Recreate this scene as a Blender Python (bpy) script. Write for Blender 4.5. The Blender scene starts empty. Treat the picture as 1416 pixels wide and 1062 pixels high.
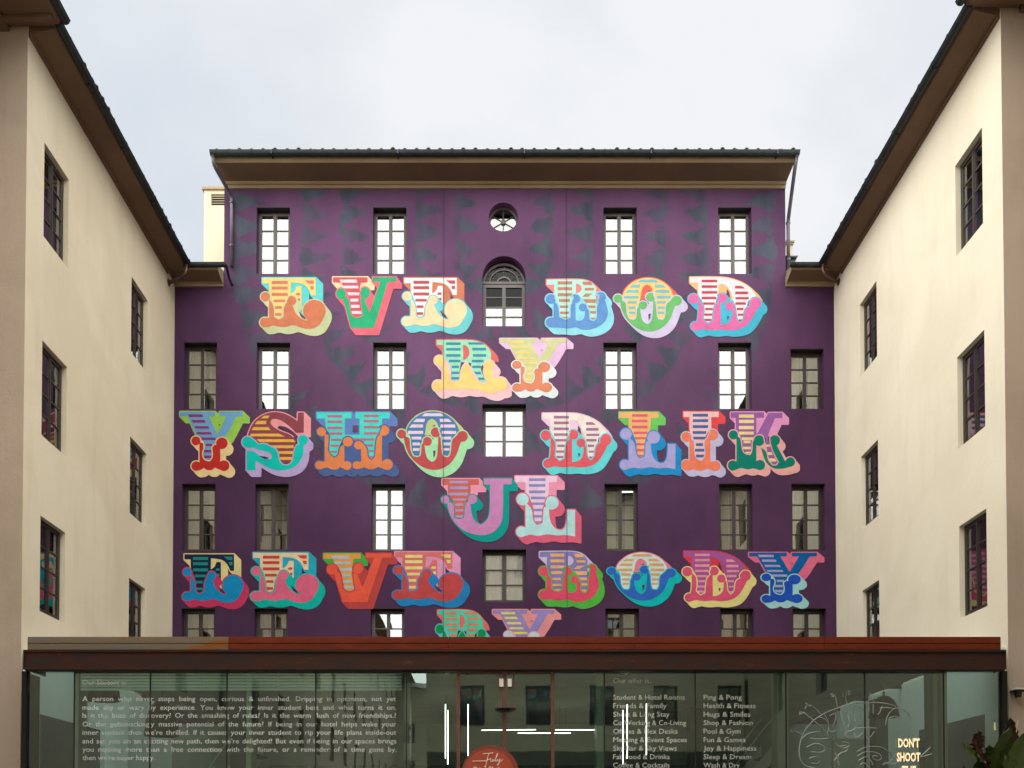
import bpy, math, random
import numpy as np
from mathutils import Vector, Matrix
random.seed(7)
R = math.radians
S = bpy.context.scene
COL = S.collection

# ------------------------------------------------------------------ camera
F = 1150.0; PX = 685.0; TH = R(1.1); CZ = 1.6
PY = 1155.0 - F*math.tan(TH)
cd = bpy.data.cameras.new('camera'); cam = bpy.data.objects.new('camera', cd); COL.objects.link(cam)
cd.sensor_width = 36; cd.lens = F/1416*36
cd.shift_x = (708-PX)/1416; cd.shift_y = (PY-531)/1416
cd.clip_end = 2000; cd.clip_start = 0.05
cam.location = (0, 0, CZ); cam.rotation_euler = (R(90)+TH, 0, 0)
S.camera = cam

# ------------------------------------------------------------------ world and sun
SUN_EL, SUN_AZ = 60.0, 22.0        # azimuth measured from -Y towards -X
w = bpy.data.worlds.new('World'); S.world = w; w.use_nodes = True
nt = w.node_tree; nt.nodes.clear(); N = nt.nodes; L = nt.links
out = N.new('ShaderNodeOutputWorld'); bg = N.new('ShaderNodeBackground')
sky = N.new('ShaderNodeTexSky'); sky.sky_type = 'NISHITA'; sky.sun_disc = False
sky.sun_elevation = R(SUN_EL); sky.sun_rotation = R(180+SUN_AZ)
tc = N.new('ShaderNodeTexCoord'); mp = N.new('ShaderNodeMapping'); mp.inputs['Scale'].default_value = (1, 1, 1.6)
mp.inputs['Location'].default_value = (0.35, 0.2, 0.1)
nz = N.new('ShaderNodeTexNoise'); nz.inputs['Scale'].default_value = 2.6; nz.inputs['Detail'].default_value = 7; nz.inputs['Roughness'].default_value = .5
nz.inputs['Distortion'].default_value = .3
rp = N.new('ShaderNodeValToRGB'); e = rp.color_ramp.elements
e[0].position = .36; e[0].color = (2.3, 2.48, 2.70, 1); e[1].position = .62; e[1].color = (2.98, 3.02, 3.08, 1)
mx = N.new('ShaderNodeMix'); mx.data_type = 'RGBA'; mx.inputs[0].default_value = .97
L.new(tc.outputs['Generated'], mp.inputs[0]); L.new(mp.outputs[0], nz.inputs['Vector']); L.new(nz.outputs[0], rp.inputs[0])
L.new(sky.outputs[0], mx.inputs[6]); L.new(rp.outputs[0], mx.inputs[7]); L.new(mx.outputs[2], bg.inputs[0])
bg.inputs[1].default_value = .05; L.new(bg.outputs[0], out.inputs[0])
sl = bpy.data.lights.new('sun', 'SUN'); so = bpy.data.objects.new('sun', sl); COL.objects.link(so)
sl.energy = 1.5; sl.angle = R(140); sl.color = (1, .955, .9)
az = R(SUN_AZ); el = R(SUN_EL)
sd = Vector((-math.sin(az)*math.cos(el), -math.cos(az)*math.cos(el), math.sin(el)))
so.rotation_euler = sd.to_track_quat('Z', 'Y').to_euler(); so.location = (-4, -30, 45)
S.view_settings.view_transform = 'Standard'; S.view_settings.look = 'None'
S.view_settings.exposure = 2.6; S.view_settings.gamma = 1; S.view_settings.use_curve_mapping = False
S.render.engine = 'CYCLES'
S.cycles.max_bounces = 8; S.cycles.transparent_max_bounces = 16

# ------------------------------------------------------------------ pixel <-> place
def ray(px, py):
    u = (px-PX)/F; v = (PY-py)/F
    return u, math.cos(TH)-math.sin(TH)*v, math.sin(TH)+math.cos(TH)*v
def RY(px, py, Y):
    u, f, g = ray(px, py); t = Y/f
    return u*t, CZ+g*t
def RX(px, py, X):
    u, f, g = ray(px, py); t = X/u
    return f*t, CZ+g*t

# ------------------------------------------------------------------ materials
def s2l(c):
    c = c/255.0
    return c/12.92 if c <= .04045 else ((c+.055)/1.055)**2.4
def rgb(r, g, b, k=1.0): return tuple(min(.92, s2l(x)*k) for x in (r, g, b))
def newmat(name):
    m = bpy.data.materials.new(name); m.use_nodes = True
    t = m.node_tree; return m, t, t.nodes['Principled BSDF']
def mat(name, c, rough=.7, metal=0.0, var=.15, scale=6.0, bump=.15, bscale=60.0, c2=None, detail=6, spec=.5, stretch=(1, 1, 1)):
    m, t, p = newmat(name); n = t.nodes; l = t.links
    co = n.new('ShaderNodeTexCoord'); mpp = n.new('ShaderNodeMapping'); mpp.inputs['Scale'].default_value = stretch
    l.new(co.outputs['Object'], mpp.inputs[0])
    a = n.new('ShaderNodeTexNoise'); a.inputs['Scale'].default_value = scale; a.inputs['Detail'].default_value = detail; a.inputs['Roughness'].default_value = .6
    l.new(mpp.outputs[0], a.inputs['Vector'])
    r = n.new('ShaderNodeValToRGB'); el = r.color_ramp.elements
    el[0].position = .3; el[1].position = .7
    d = c2 if c2 else tuple(x*(1-var) for x in c)
    el[0].color = (*d, 1); el[1].color = (*[min(.95, x*(1+var*.5)) for x in c], 1)
    l.new(a.outputs[0], r.inputs[0]); l.new(r.outputs[0], p.inputs['Base Color'])
    p.inputs['Roughness'].default_value = rough; p.inputs['Metallic'].default_value = metal
    p.inputs['Specular IOR Level'].default_value = spec
    if bump:
        b2 = n.new('ShaderNodeTexNoise'); b2.inputs['Scale'].default_value = bscale; b2.inputs['Detail'].default_value = 4
        l.new(co.outputs['Object'], b2.inputs['Vector'])
        bm = n.new('ShaderNodeBump'); bm.inputs['Strength'].default_value = bump; bm.inputs['Distance'].default_value = .01
        l.new(b2.outputs[0], bm.inputs['Height']); l.new(bm.outputs[0], p.inputs['Normal'])
    return m

def plaster(name, c, c2, dirt):
    """painted render: large soft patches, faint trowel relief, run marks"""
    m, t, p = newmat(name); n = t.nodes; l = t.links
    co = n.new('ShaderNodeTexCoord')
    def noise(scale, det, st=(1, 1, 1), dist=0):
        mm = n.new('ShaderNodeMapping'); mm.inputs['Scale'].default_value = st; l.new(co.outputs['Object'], mm.inputs[0])
        q = n.new('ShaderNodeTexNoise'); q.inputs['Scale'].default_value = scale; q.inputs['Detail'].default_value = det; q.inputs['Distortion'].default_value = dist
        l.new(mm.outputs[0], q.inputs['Vector']); return q
    a = noise(.55, 6, (1, 1, 1), .6); r = n.new('ShaderNodeValToRGB'); el = r.color_ramp.elements
    el[0].position = .38; el[1].position = .60; el[0].color = (*[x*.97 for x in c2], 1); el[1].color = (*c, 1); l.new(a.outputs[0], r.inputs[0])
    b = noise(2.0, 9, (1.6, 1.6, .22)); r2 = n.new('ShaderNodeMapRange'); r2.inputs[1].default_value = .52; r2.inputs[2].default_value = .8; r2.inputs[4].default_value = dirt
    l.new(b.outputs[0], r2.inputs[0])
    mxx = n.new('ShaderNodeMix'); mxx.data_type = 'RGBA'; l.new(r2.outputs[0], mxx.inputs[0]); l.new(r.outputs[0], mxx.inputs[6])
    mxx.inputs[7].default_value = (*[x*.62 for x in c2], 1)
    l.new(mxx.outputs[2], p.inputs['Base Color']); p.inputs['Roughness'].default_value = .85; p.inputs['Specular IOR Level'].default_value = .25
    f = noise(26, 5); g = noise(3.2, 3)
    ad = n.new('ShaderNodeMath'); ad.operation = 'MULTIPLY_ADD'; ad.inputs[1].default_value = 1.6; l.new(g.outputs[0], ad.inputs[0]); l.new(f.outputs[0], ad.inputs[2])
    bm = n.new('ShaderNodeBump'); bm.inputs['Strength'].default_value = .32; bm.inputs['Distance'].default_value = .012
    l.new(ad.outputs[0], bm.inputs['Height']); l.new(bm.outputs[0], p.inputs['Normal'])
    return m

def glass(name, base, fk, tint, rough=0.0):
    m = bpy.data.materials.new(name); m.use_nodes = True; t = m.node_tree; n = t.nodes; l = t.links; n.clear()
    o = n.new('ShaderNodeOutputMaterial'); mxs = n.new('ShaderNodeMixShader'); tr = n.new('ShaderNodeBsdfTransparent'); gl = n.new('ShaderNodeBsdfGlossy')
    tr.inputs[0].default_value = (*tint, 1); gl.inputs['Roughness'].default_value = rough; gl.inputs[0].default_value = (.80, 1, .93, 1) if 'tinted' in name else (.97, 1, .985, 1)
    fr = n.new('ShaderNodeFresnel'); fr.inputs[0].default_value = 1.5
    ma = n.new('ShaderNodeMath'); ma.operation = 'MULTIPLY_ADD'; ma.use_clamp = True; ma.inputs[1].default_value = fk; ma.inputs[2].default_value = base
    l.new(fr.outputs[0], ma.inputs[0]); l.new(ma.outputs[0], mxs.inputs[0]); l.new(tr.outputs[0], mxs.inputs[1]); l.new(gl.outputs[0], mxs.inputs[2])
    # slightly uneven float glass
    co = n.new('ShaderNodeTexCoord'); q = n.new('ShaderNodeTexNoise'); q.inputs['Scale'].default_value = 1.3; l.new(co.outputs['Object'], q.inputs['Vector'])
    bm = n.new('ShaderNodeBump'); bm.inputs['Strength'].default_value = .05; bm.inputs['Distance'].default_value = .02
    l.new(q.outputs[0], bm.inputs['Height']); l.new(bm.outputs[0], gl.inputs['Normal'])
    l.new(mxs.outputs[0], o.inputs[0]); return m
def emit(name, c, s):
    m, t, p = newmat(name); p.inputs['Base Color'].default_value = (*c, 1)
    p.inputs['Emission Color'].default_value = (*c, 1); p.inputs['Emission Strength'].default_value = s; return m

M = {}
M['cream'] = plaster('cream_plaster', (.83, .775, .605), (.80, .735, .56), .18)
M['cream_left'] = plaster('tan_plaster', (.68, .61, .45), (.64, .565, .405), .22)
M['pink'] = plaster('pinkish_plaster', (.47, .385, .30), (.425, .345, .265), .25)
M['trim'] = plaster('eave_plaster', (.36, .265, .165), (.32, .23, .14), .25)
M['soffit'] = plaster('brown_soffit', (.17, .105, .065), (.145, .09, .055), .2)
M['gutter'] = mat('dark_lead_gutter', (.035, .045, .045), .5, .6, .4, 5, .2, 30)
M['pipe'] = mat('grey_painted_pipe', (.11, .105, .12), .45, .5, .3, 4, .1)
M['copper'] = mat('brown_copper_pipe', (.14, .085, .065), .45, .6, .35, 4, .1)
M['tile'] = mat('roof_tile_clay', (.30, .29, .25), .85, 0, .5, 3, .4, 40, c2=(.12, .13, .11))
M['frame'] = mat('brown_window_paint', (.034, .023, .018), .5, 0, .2, 5, .1)
M['frame_glare'] = mat('glare_paled_window_paint', (.10, .084, .078), .5, 0, .2, 5, .1)  # same brown frame, colour paled for the glare around bright panes
M['glass_sky'] = glass('coated_window_glass', .19, 1.2, (.5, .5, .5))
M['glass_mid'] = glass('lightly_coated_glass', .10, 1.2, (.96, .96, .96))
M['glass_plain'] = glass('plain_window_glass', .16, 1.7, (.88, .9, .88))
M['glass_wing'] = glass('wing_window_glass', .10, 1.8, (.85, .87, .85))
M['glass_dark'] = glass('dark_window_glass', 0.0, .25, (.5, .5, .5))
M['glass_pav'] = glass('green_tinted_glass', .04, 3.0, (.64, .85, .78))
M['glass_clear'] = glass('skylight_glass', .02, 1.0, (.94, .97, .96))
M['curtain'] = mat('linen_curtain', (.42, .38, .31), .9, 0, .12, 3, .2, 20, stretch=(6, 6, .4))
M['curtain_white'] = mat('white_curtain', (.93, .91, .84), .9, 0, .04, 3, .2, 20, stretch=(6, 6, .4))
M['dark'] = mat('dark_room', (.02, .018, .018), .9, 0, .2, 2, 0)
M['pav_white'] = mat('white_interior_paint', (.80, .86, .84), .8, 0, .06, 1.5, .1)
M['ceiling'] = mat('grey_interior_ceiling', (.30, .34, .31), .8, 0, .15, 1.5, .1)
M['darkgrey'] = mat('dark_grey_panel', (.07, .08, .09), .6, 0, .15, 2, .1)
M['steel_dark'] = mat('dark_steel_trim', (.02, .02, .02), .4, .6, .2, 6, .05)
M['seal'] = mat('black_glass_seal', (.012, .014, .013), .5, 0, .2, 6, 0)
M['rustframe'] = mat('rust_brown_frame', (.16, .068, .045), .55, .2, .3, 8, .2)
M['white'] = mat('white_slat_paint', (.85, .88, .76), .5, 0, .05, 6, 0)
M['fin'] = mat('pale_glass_fin', (.5, .56, .44), .3, 0, .1, 3, 0)
M['vinyl'] = mat('white_vinyl_lettering', (.62, .66, .60), .6, 0, .35, 1.1, 0, detail=2)
M['vinyl_thin'] = mat('thin_white_vinyl_line', (.40, .44, .41), .6, 0, .6, 3, 0, detail=2)
M['sign'] = mat('orange_red_sign', (.42, .065, .022), .5, 0, .12, 3, .05)
M['sign_rim'] = mat('dark_red_sign_rim', (.24, .045, .022), .5, 0, .12, 3, .05)
M['script'] = mat('cream_script_paint', (.85, .75, .62), .5, 0, .05, 3, 0)
M['lettercream'] = emit('glow_cream_letters', (1.0, .84, .5), .09)  # cream letters, no lamp, with a faint glow put into the colour
M['tube'] = emit('lit_tube', (1.0, .93, .78), 1.0)
M['down'] = emit('lit_downlight', (1.0, .75, .4), .4)
M['floor'] = mat('stone_paving', (.26, .25, .23), .8, 0, .2, 2, .3, 30)
M['intfloor'] = mat('polished_concrete', (.2, .2, .19), .4, 0, .2, 2, .05)
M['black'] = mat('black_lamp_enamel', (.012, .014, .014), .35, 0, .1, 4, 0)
M['wood'] = mat('dark_wood_counter', (.10, .055, .03), .5, 0, .4, 3, .15, stretch=(1, 8, 1))
M['leaf'] = mat('dark_green_leaf', (.060, .105, .014), .4, 0, .5, 7, .3, 25)
M['leaf_red'] = mat('dark_bronze_leaf', (.06, .022, .010), .4, 0, .5, 7, .3, 25)
M['stalk'] = mat('pale_stalk', (.35, .36, .14), .6, 0, .2, 8, .1)
M['pot'] = mat('terracotta_pot', (.32, .14, .08), .85, 0, .25, 6, .3)
M['soil'] = mat('potting_soil', (.03, .02, .012), .95, 0, .5, 30, .8)
M['stone'] = mat('dark_stone_base', (.10, .085, .07), .8, 0, .25, 2, .3)
M['joint'] = mat('dark_joint_sealant', (.035, .018, .036), .8, 0, .2, 3, 0)

def rust(name, c, c2, c3, amt):
    m, t, p = newmat(name); n = t.nodes; l = t.links
    co = n.new('ShaderNodeTexCoord')
    mm = n.new('ShaderNodeMapping'); mm.inputs['Scale'].default_value = (.5, 1, 2.5); l.new(co.outputs['Object'], mm.inputs[0])
    a = n.new('ShaderNodeTexNoise'); a.inputs['Scale'].default_value = 3; a.inputs['Detail'].default_value = 9; a.inputs['Roughness'].default_value = .7
    l.new(mm.outputs[0], a.inputs['Vector'])
    r = n.new('ShaderNodeValToRGB'); el = r.color_ramp.elements
    el[0].position = amt-.08; el[0].color = (*c, 1); el[1].position = amt+.12; el[1].color = (*c2, 1)
    q = el.new(min(.98, amt+.24)); q.color = (*c3, 1)
    src = a.outputs[0]
    if 'grey' in name:      # rust creeping in from the right-hand board
        sx = n.new('ShaderNodeSeparateXYZ'); l.new(co.outputs['Object'], sx.inputs[0])
        mr = n.new('ShaderNodeMapRange'); mr.inputs[1].default_value = -6.2; mr.inputs[2].default_value = -4.3; mr.inputs[3].default_value = 0; mr.inputs[4].default_value = .20
        l.new(sx.outputs[0], mr.inputs[0]); ad = n.new('ShaderNodeMath'); l.new(a.outputs[0], ad.inputs[0]); l.new(mr.outputs[0], ad.inputs[1]); src = ad.outputs[0]
    l.new(src, r.inputs[0]); l.new(r.outputs[0], p.inputs['Base Color'])
    p.inputs['Roughness'].default_value = .7; p.inputs['Specular IOR Level'].default_value = .2
    bm = n.new('ShaderNodeBump'); bm.inputs['Strength'].default_value = .25; bm.inputs['Distance'].default_value = .01
    l.new(a.outputs[0], bm.inputs['Height']); l.new(bm.outputs[0], p.inputs['Normal'])
    return m
M['rust'] = rust('red_rusted_fascia', (.13, .019, .004), (.17, .026, .005), (.10, .016, .004), .5)
M['rust_grey'] = rust('weathered_grey_fascia', (.16, .145, .115), (.19, .13, .07), (.24, .075, .012), .50)
M['rust_dark'] = rust('dark_rusted_beam', (.030, .021, .018), (.055, .018, .009), (.08, .05, .035), .47)

def mural_mat():
    m, t, p = newmat('purple_mural_render'); n = t.nodes; l = t.links
    def math_(op, a, b=None, c=None, clamp=False):
        q = n.new('ShaderNodeMath'); q.operation = op; q.use_clamp = clamp
        for i, v in enumerate((a, b, c)):
            if v is None: continue
            if isinstance(v, (int, float)): q.inputs[i].default_value = v
            else: l.new(v, q.inputs[i])
        return q.outputs[0]
    co = n.new('ShaderNodeTexCoord')
    def noise(scale, det, st=(1, 1, 1)):
        mm = n.new('ShaderNodeMapping'); mm.inputs['Scale'].default_value = st; l.new(co.outputs['Object'], mm.inputs[0])
        q = n.new('ShaderNodeTexNoise'); q.inputs['Scale'].default_value = scale; q.inputs['Detail'].default_value = det
        l.new(mm.outputs[0], q.inputs['Vector']); return q
    wob = noise(2.6, 3); fine = noise(14, 3)
    sep = n.new('ShaderNodeSeparateXYZ'); l.new(co.outputs['Object'], sep.inputs[0])
    sw = n.new('ShaderNodeSeparateColor'); l.new(wob.outputs['Color'], sw.inputs[0])
    sf = n.new('ShaderNodeSeparateColor'); l.new(fine.outputs['Color'], sf.inputs[0])
    cx, cz = RY(697, 350, 20.9)
    wx = math_('ADD', math_('MULTIPLY_ADD', sw.outputs[0], .42, -.21), math_('MULTIPLY_ADD', sf.outputs[0], .10, -.05))
    wz = math_('ADD', math_('MULTIPLY_ADD', sw.outputs[1], .42, -.21), math_('MULTIPLY_ADD', sf.outputs[1], .10, -.05))
    ax = math_('ABSOLUTE', math_('ADD', math_('SUBTRACT', sep.outputs[0], cx), wx))
    dzr = math_('ADD', math_('SUBTRACT', cz, sep.outputs[2]), wz)      # positive below centre
    dz = math_('MAXIMUM', dzr, 0.0)
    r = math_('SQRT', math_('ADD', math_('MULTIPLY', ax, ax), math_('MULTIPLY', dz, dz)))
    th = math_('ARCTAN2', dz, ax); up = math_('MINIMUM', dzr, 0.0)
    tot = None
    for Rr, Ln, P in ((1.28, .6, .62), (2.3, .66, .60), (4.16, .66, .56), (5.2, .72, .56), (6.95, .8, .62)):
        s = math_('ADD', math_('MULTIPLY', th, Rr), up)
        wv = math_('ABSOLUTE', math_('SUBTRACT', math_('MULTIPLY', math_('FRACT', math_('DIVIDE', math_('ADD', s, 50.0), P)), 2.0), 1.0))
        tt = math_('DIVIDE', math_('SUBTRACT', Rr, r), Ln)
        inside = math_('SUBTRACT', math_('SUBTRACT', 1.12, tt), wv)       # >0 inside triangle
        inside = math_('MAXIMUM', inside, math_('SUBTRACT', .16, tt))
        k = math_('MULTIPLY', math_('MULTIPLY', inside, 9.0, clamp=True), math_('MULTIPLY', tt, 9.0, clamp=True))
        tot = k if tot is None else math_('MAXIMUM', tot, k)
    br = noise(1.3, 5); brk = math_('MULTIPLY_ADD', br.outputs[0], 1.9, -.12, clamp=True)
    # the pattern stops lower left/right corners and below the third row: only the big arc is painted
    fade = math_('MULTIPLY', math_('SUBTRACT', 7.0, r), 6.0, clamp=True)
    low = math_('MULTIPLY_ADD', dz, -.04, 1.12, clamp=True)
    fac = math_('MULTIPLY', math_('MULTIPLY', math_('MULTIPLY', tot, brk), fade), low)
    fac = math_('MULTIPLY', fac, .84, clamp=True)
    big = noise(.45, 6); st = noise(2.5, 8, (1, 1, .4))
    ramp = n.new('ShaderNodeValToRGB'); el = ramp.color_ramp.elements
    el[0].position = .32; el[0].color = (.044, .0175, .048, 1); el[1].position = .68; el[1].color = (.074, .029, .077, 1)
    l.new(math_('ADD', math_('MULTIPLY', big.outputs[0], .7), math_('MULTIPLY', st.outputs[0], .3)), ramp.inputs[0])
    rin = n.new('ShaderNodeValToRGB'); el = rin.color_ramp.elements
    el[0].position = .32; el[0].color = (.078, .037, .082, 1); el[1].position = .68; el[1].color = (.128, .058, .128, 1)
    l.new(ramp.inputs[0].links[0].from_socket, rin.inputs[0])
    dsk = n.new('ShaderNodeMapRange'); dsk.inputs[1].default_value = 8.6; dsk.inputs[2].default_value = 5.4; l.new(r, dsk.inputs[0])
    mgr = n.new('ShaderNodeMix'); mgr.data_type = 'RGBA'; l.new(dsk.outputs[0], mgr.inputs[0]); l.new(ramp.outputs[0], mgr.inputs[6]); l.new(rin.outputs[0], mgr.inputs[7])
    r3 = n.new('ShaderNodeValToRGB'); el = r3.color_ramp.elements
    el[0].position = .3; el[0].color = (.026, .042, .056, 1); el[1].position = .7; el[1].color = (.058, .084, .104, 1); l.new(st.outputs[0], r3.inputs[0])
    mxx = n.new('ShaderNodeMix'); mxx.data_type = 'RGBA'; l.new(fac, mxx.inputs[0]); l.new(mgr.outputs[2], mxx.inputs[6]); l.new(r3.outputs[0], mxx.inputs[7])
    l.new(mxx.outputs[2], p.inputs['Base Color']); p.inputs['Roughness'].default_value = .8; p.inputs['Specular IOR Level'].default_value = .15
    f = noise(24, 5); g = noise(2.6, 4)
    bm = n.new('ShaderNodeBump'); bm.inputs['Strength'].default_value = .35; bm.inputs['Distance'].default_value = .012
    l.new(math_('ADD', math_('MULTIPLY', g.outputs[0], 2.0), f.outputs[0]), bm.inputs['Height']); l.new(bm.outputs[0], p.inputs['Normal'])
    return m
M['mural'] = mural_mat()

PAINT = {}
PK = .68
def paint(c):
    """brushed wall paint of one colour"""
    if c in PAINT: return PAINT[c]
    base = rgb(*c, PK)
    m = mat('wall_paint_%02x%02x%02x' % c, base, .75, 0, .14, 5, .4, 24, detail=7, spec=.12)
    PAINT[c] = m; return m

# ------------------------------------------------------------------ mesh helpers
class MB:
    def __init__(s): s.v = []; s.f = []; s.m = []
    def quad(s, a, b, c, d, m=0):
        i = len(s.v); s.v += [a, b, c, d]; s.f.append((i, i+1, i+2, i+3)); s.m.append(m)
    def poly(s, pts, m=0):
        i = len(s.v); s.v += list(pts); s.f.append(tuple(range(i, i+len(pts)))); s.m.append(m)
    def box(s, x0, x1, y0, y1, z0, z1, m=0):
        i = len(s.v)
        s.v += [(x0, y0, z0), (x1, y0, z0), (x1, y1, z0), (x0, y1, z0), (x0, y0, z1), (x1, y0, z1), (x1, y1, z1), (x0, y1, z1)]
        for q in ((0, 3, 2, 1), (4, 5, 6, 7), (0, 1, 5, 4), (1, 2, 6, 5), (2, 3, 7, 6), (3, 0, 4, 7)):
            s.f.append(tuple(i+k for k in q)); s.m.append(m)
        return s
    def prism(s, pts2, a, b, axis='y', m=0):
        """extrude a 2-D outline along an axis between a and b"""
        def P(p, t):
            return {'y': (p[0], t, p[1]), 'x': (t, p[0], p[1]), 'z': (p[0], p[1], t)}[axis]
        n = len(pts2); i = len(s.v)
        s.v += [P(p, a) for p in pts2] + [P(p, b) for p in pts2]
        s.f.append(tuple(range(i, i+n))); s.m.append(m); s.f.append(tuple(range(i+2*n-1, i+n-1, -1))); s.m.append(m)
        for k in range(n):
            j = (k+1) % n; s.f.append((i+k, i+n+k, i+n+j, i+j)); s.m.append(m)
        return s
    def tube(s, path, r, seg=8, m=0, cap=True):
        path = [Vector(p) for p in path]; rings = []
        for k, p in enumerate(path):
            d = (path[min(k+1, len(path)-1)]-path[max(k-1, 0)]).normalized()
            u = d.cross(Vector((0, 0, 1))); u = Vector((1, 0, 0)) if u.length < .01 else u.normalized(); v = d.cross(u)
            rr = r[k] if isinstance(r, (list, tuple)) else r
            i = len(s.v); rings.append(i)
            s.v += [tuple(p+(u*math.cos(2*math.pi*q/seg)+v*math.sin(2*math.pi*q/seg))*rr) for q in range(seg)]
        for a, b in zip(rings, rings[1:]):
            for q in range(seg):
                s.f.append((a+q, a+(q+1) % seg, b+(q+1) % seg, b+q)); s.m.append(m)
        if cap:
            for a in (rings[0], rings[-1]): s.f.append(tuple(a+q for q in range(seg))); s.m.append(m)
        return s
    def lathe(s, prof, cx=0, cy=0, seg=20, m=0):
        i = len(s.v)
        for r, z in prof: s.v += [(cx+r*math.cos(2*math.pi*q/seg), cy+r*math.sin(2*math.pi*q/seg), z) for q in range(seg)]
        for k in range(len(prof)-1):
            for q in range(seg):
                a = i+k*seg; b = a+seg; s.f.append((a+q, a+(q+1) % seg, b+(q+1) % seg, b+q)); s.m.append(m)
        return s
    def mesh(s, name, mats, smooth=False):
        me = bpy.data.meshes.new(name); me.from_pydata([tuple(v) for v in s.v], [], s.f)
        for mm in (mats if isinstance(mats, (list, tuple)) else [mats]): me.materials.append(mm)
        me.polygons.foreach_set('material_index', s.m)
        if smooth: me.polygons.foreach_set('use_smooth', [True]*len(s.f))
        me.update(); return me

WL = {}
def link(name, me, parent=None, at=None, loc=None, rotz=0, label=None, kind=None):
    """at: world position of the object origin (for children of unrotated parents); loc: local position"""
    o = bpy.data.objects.new(name, me); COL.objects.link(o)
    if parent is not None:
        o.parent = parent
        if loc is None:
            a = Vector(at or (0, 0, 0)); o.location = a-WL[parent.name]; WL[o.name] = a
        else:
            o.location = loc; WL[o.name] = WL.get(parent.name, Vector())+Vector(loc)
    else:
        o.location = at or (0, 0, 0); WL[o.name] = Vector(at or (0, 0, 0))
    o.rotation_euler = (0, 0, rotz)
    if label: o['label'] = label
    if kind: o['kind'] = kind
    return o
def thing(name, at, label, cat, group=None, me=None, rotz=0):
    o = link(name, me, None, at=at, rotz=rotz); o['label'] = label; o['category'] = cat
    if group: o['group'] = group
    return o
def bev(o, w=.006, seg=2):
    b = o.modifiers.new('bevel', 'BEVEL'); b.width = w; b.segments = seg; b.limit_method = 'ANGLE'; return o

def wall_grid(mb, a0, a1, z0, z1, holes, P, m=0):
    """wall sheet in (a,z) with rectangular holes; P maps (a,z,depth)->point"""
    xs = sorted({a0, a1, *[h[0] for h in holes], *[h[1] for h in holes]})
    zs = sorted({z0, z1, *[h[2] for h in holes], *[h[3] for h in holes]})
    xs = [x for x in xs if a0 <= x <= a1]; zs = [z for z in zs if z0 <= z <= z1]
    for i in range(len(xs)-1):
        for j in range(len(zs)-1):
            cx = (xs[i]+xs[i+1])/2; cz = (zs[j]+zs[j+1])/2
            if any(h[0] < cx < h[1] and h[2] < cz < h[3] for h in holes): continue
            mb.quad(P(xs[i], zs[j], 0), P(xs[i+1], zs[j], 0), P(xs[i+1], zs[j+1], 0), P(xs[i], zs[j+1], 0), m)
def reveal(mb, h, P, d, m=0):
    a, b, c, e = h[:4]
    mb.quad(P(a, c, 0), P(b, c, 0), P(b, c, d), P(a, c, d), m); mb.quad(P(a, e, 0), P(a, e, d), P(b, e, d), P(b, e, 0), m)
    mb.quad(P(a, c, 0), P(a, c, d), P(a, e, d), P(a, e, 0), m); mb.quad(P(b, c, 0), P(b, e, 0), P(b, e, d), P(b, c, d), m)

# ------------------------------------------------------------------ windows (shared meshes)
WM = {}
def window_meshes(wd, ht, rows, key):
    if key in WM: return WM[key]
    d = {}
    f = MB(); t = .045
    f.box(-wd/2, -wd/2+t, 0, .07, 0, ht); f.box(wd/2-t, wd/2, 0, .07, 0, ht)
    f.box(-wd/2+t, wd/2-t, 0, .07, ht-t, ht); f.box(-wd/2+t, wd/2-t, 0, .07, 0, t)
    d['frame'] = f
    lin = MB(); lin.box(-wd/2+.001, wd/2-.001, -.185, -.001, ht-.012, ht-.003); d['lin'] = lin  # thin black strip under the lintel
    iw = wd/2-t; st = .042
    for sgn in (-1, 1):
        c = MB(); x0 = -wd/2+t if sgn < 0 else .002; x1 = -.002 if sgn < 0 else wd/2-t
        z0 = t; z1 = ht-t
        c.box(x0, x0+st, -.012, .04, z0, z1); c.box(x1-st, x1, -.012, .04, z0, z1)
        c.box(x0+st, x1-st, -.010, .04, z1-.05, z1); c.box(x0+st, x1-st, -.010, .04, z0, z0+.055)
        ph = (z1-.05-z0-.055)/rows
        for r in range(1, rows):
            zz = z0+.055+ph*r; c.box(x0+st, x1-st, -.006, .03, zz-.014, zz+.014)
        if sgn > 0: c.box(-.016, .018, -.022, -.0125, z0, z1)
        d['cas%d' % sgn] = c
        d['cx%d' % sgn] = (x0+st, x1-st)
    d['ph'] = ph; d['z0'] = t+.055
    x0, x1 = d['cx-1']; pw = x1-x0
    p = MB(); p.box(-pw/2, pw/2, 0, .006, .011, ph-.011); d['pane'] = p; d['pw'] = pw
    cu = MB(); n = 26; cw = wd/2-.09
    for k in range(n):
        xa = -cw/2+cw*k/n; xb = -cw/2+cw*(k+1)/n; ya = .006*math.sin(k*1.3)+.003*math.sin(k*2.9); yb = .006*math.sin((k+1)*1.3)+.003*math.sin((k+1)*2.9)
        cu.quad((xa, ya, .06), (xb, yb, .06), (xb, yb, ht-.06), (xa, ya, ht-.06))
    d['curtain'] = cu
    d['wd'] = wd; d['ht'] = ht; d['rows'] = rows
    WM[key] = d; d['cache'] = {}; return d
def gm(d, key, name, m):
    k = (key, m.name)
    if k not in d['cache']: d['cache'][k] = d[key].mesh(name, m, smooth=(key == 'curtain'))
    return d['cache'][k]
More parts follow.
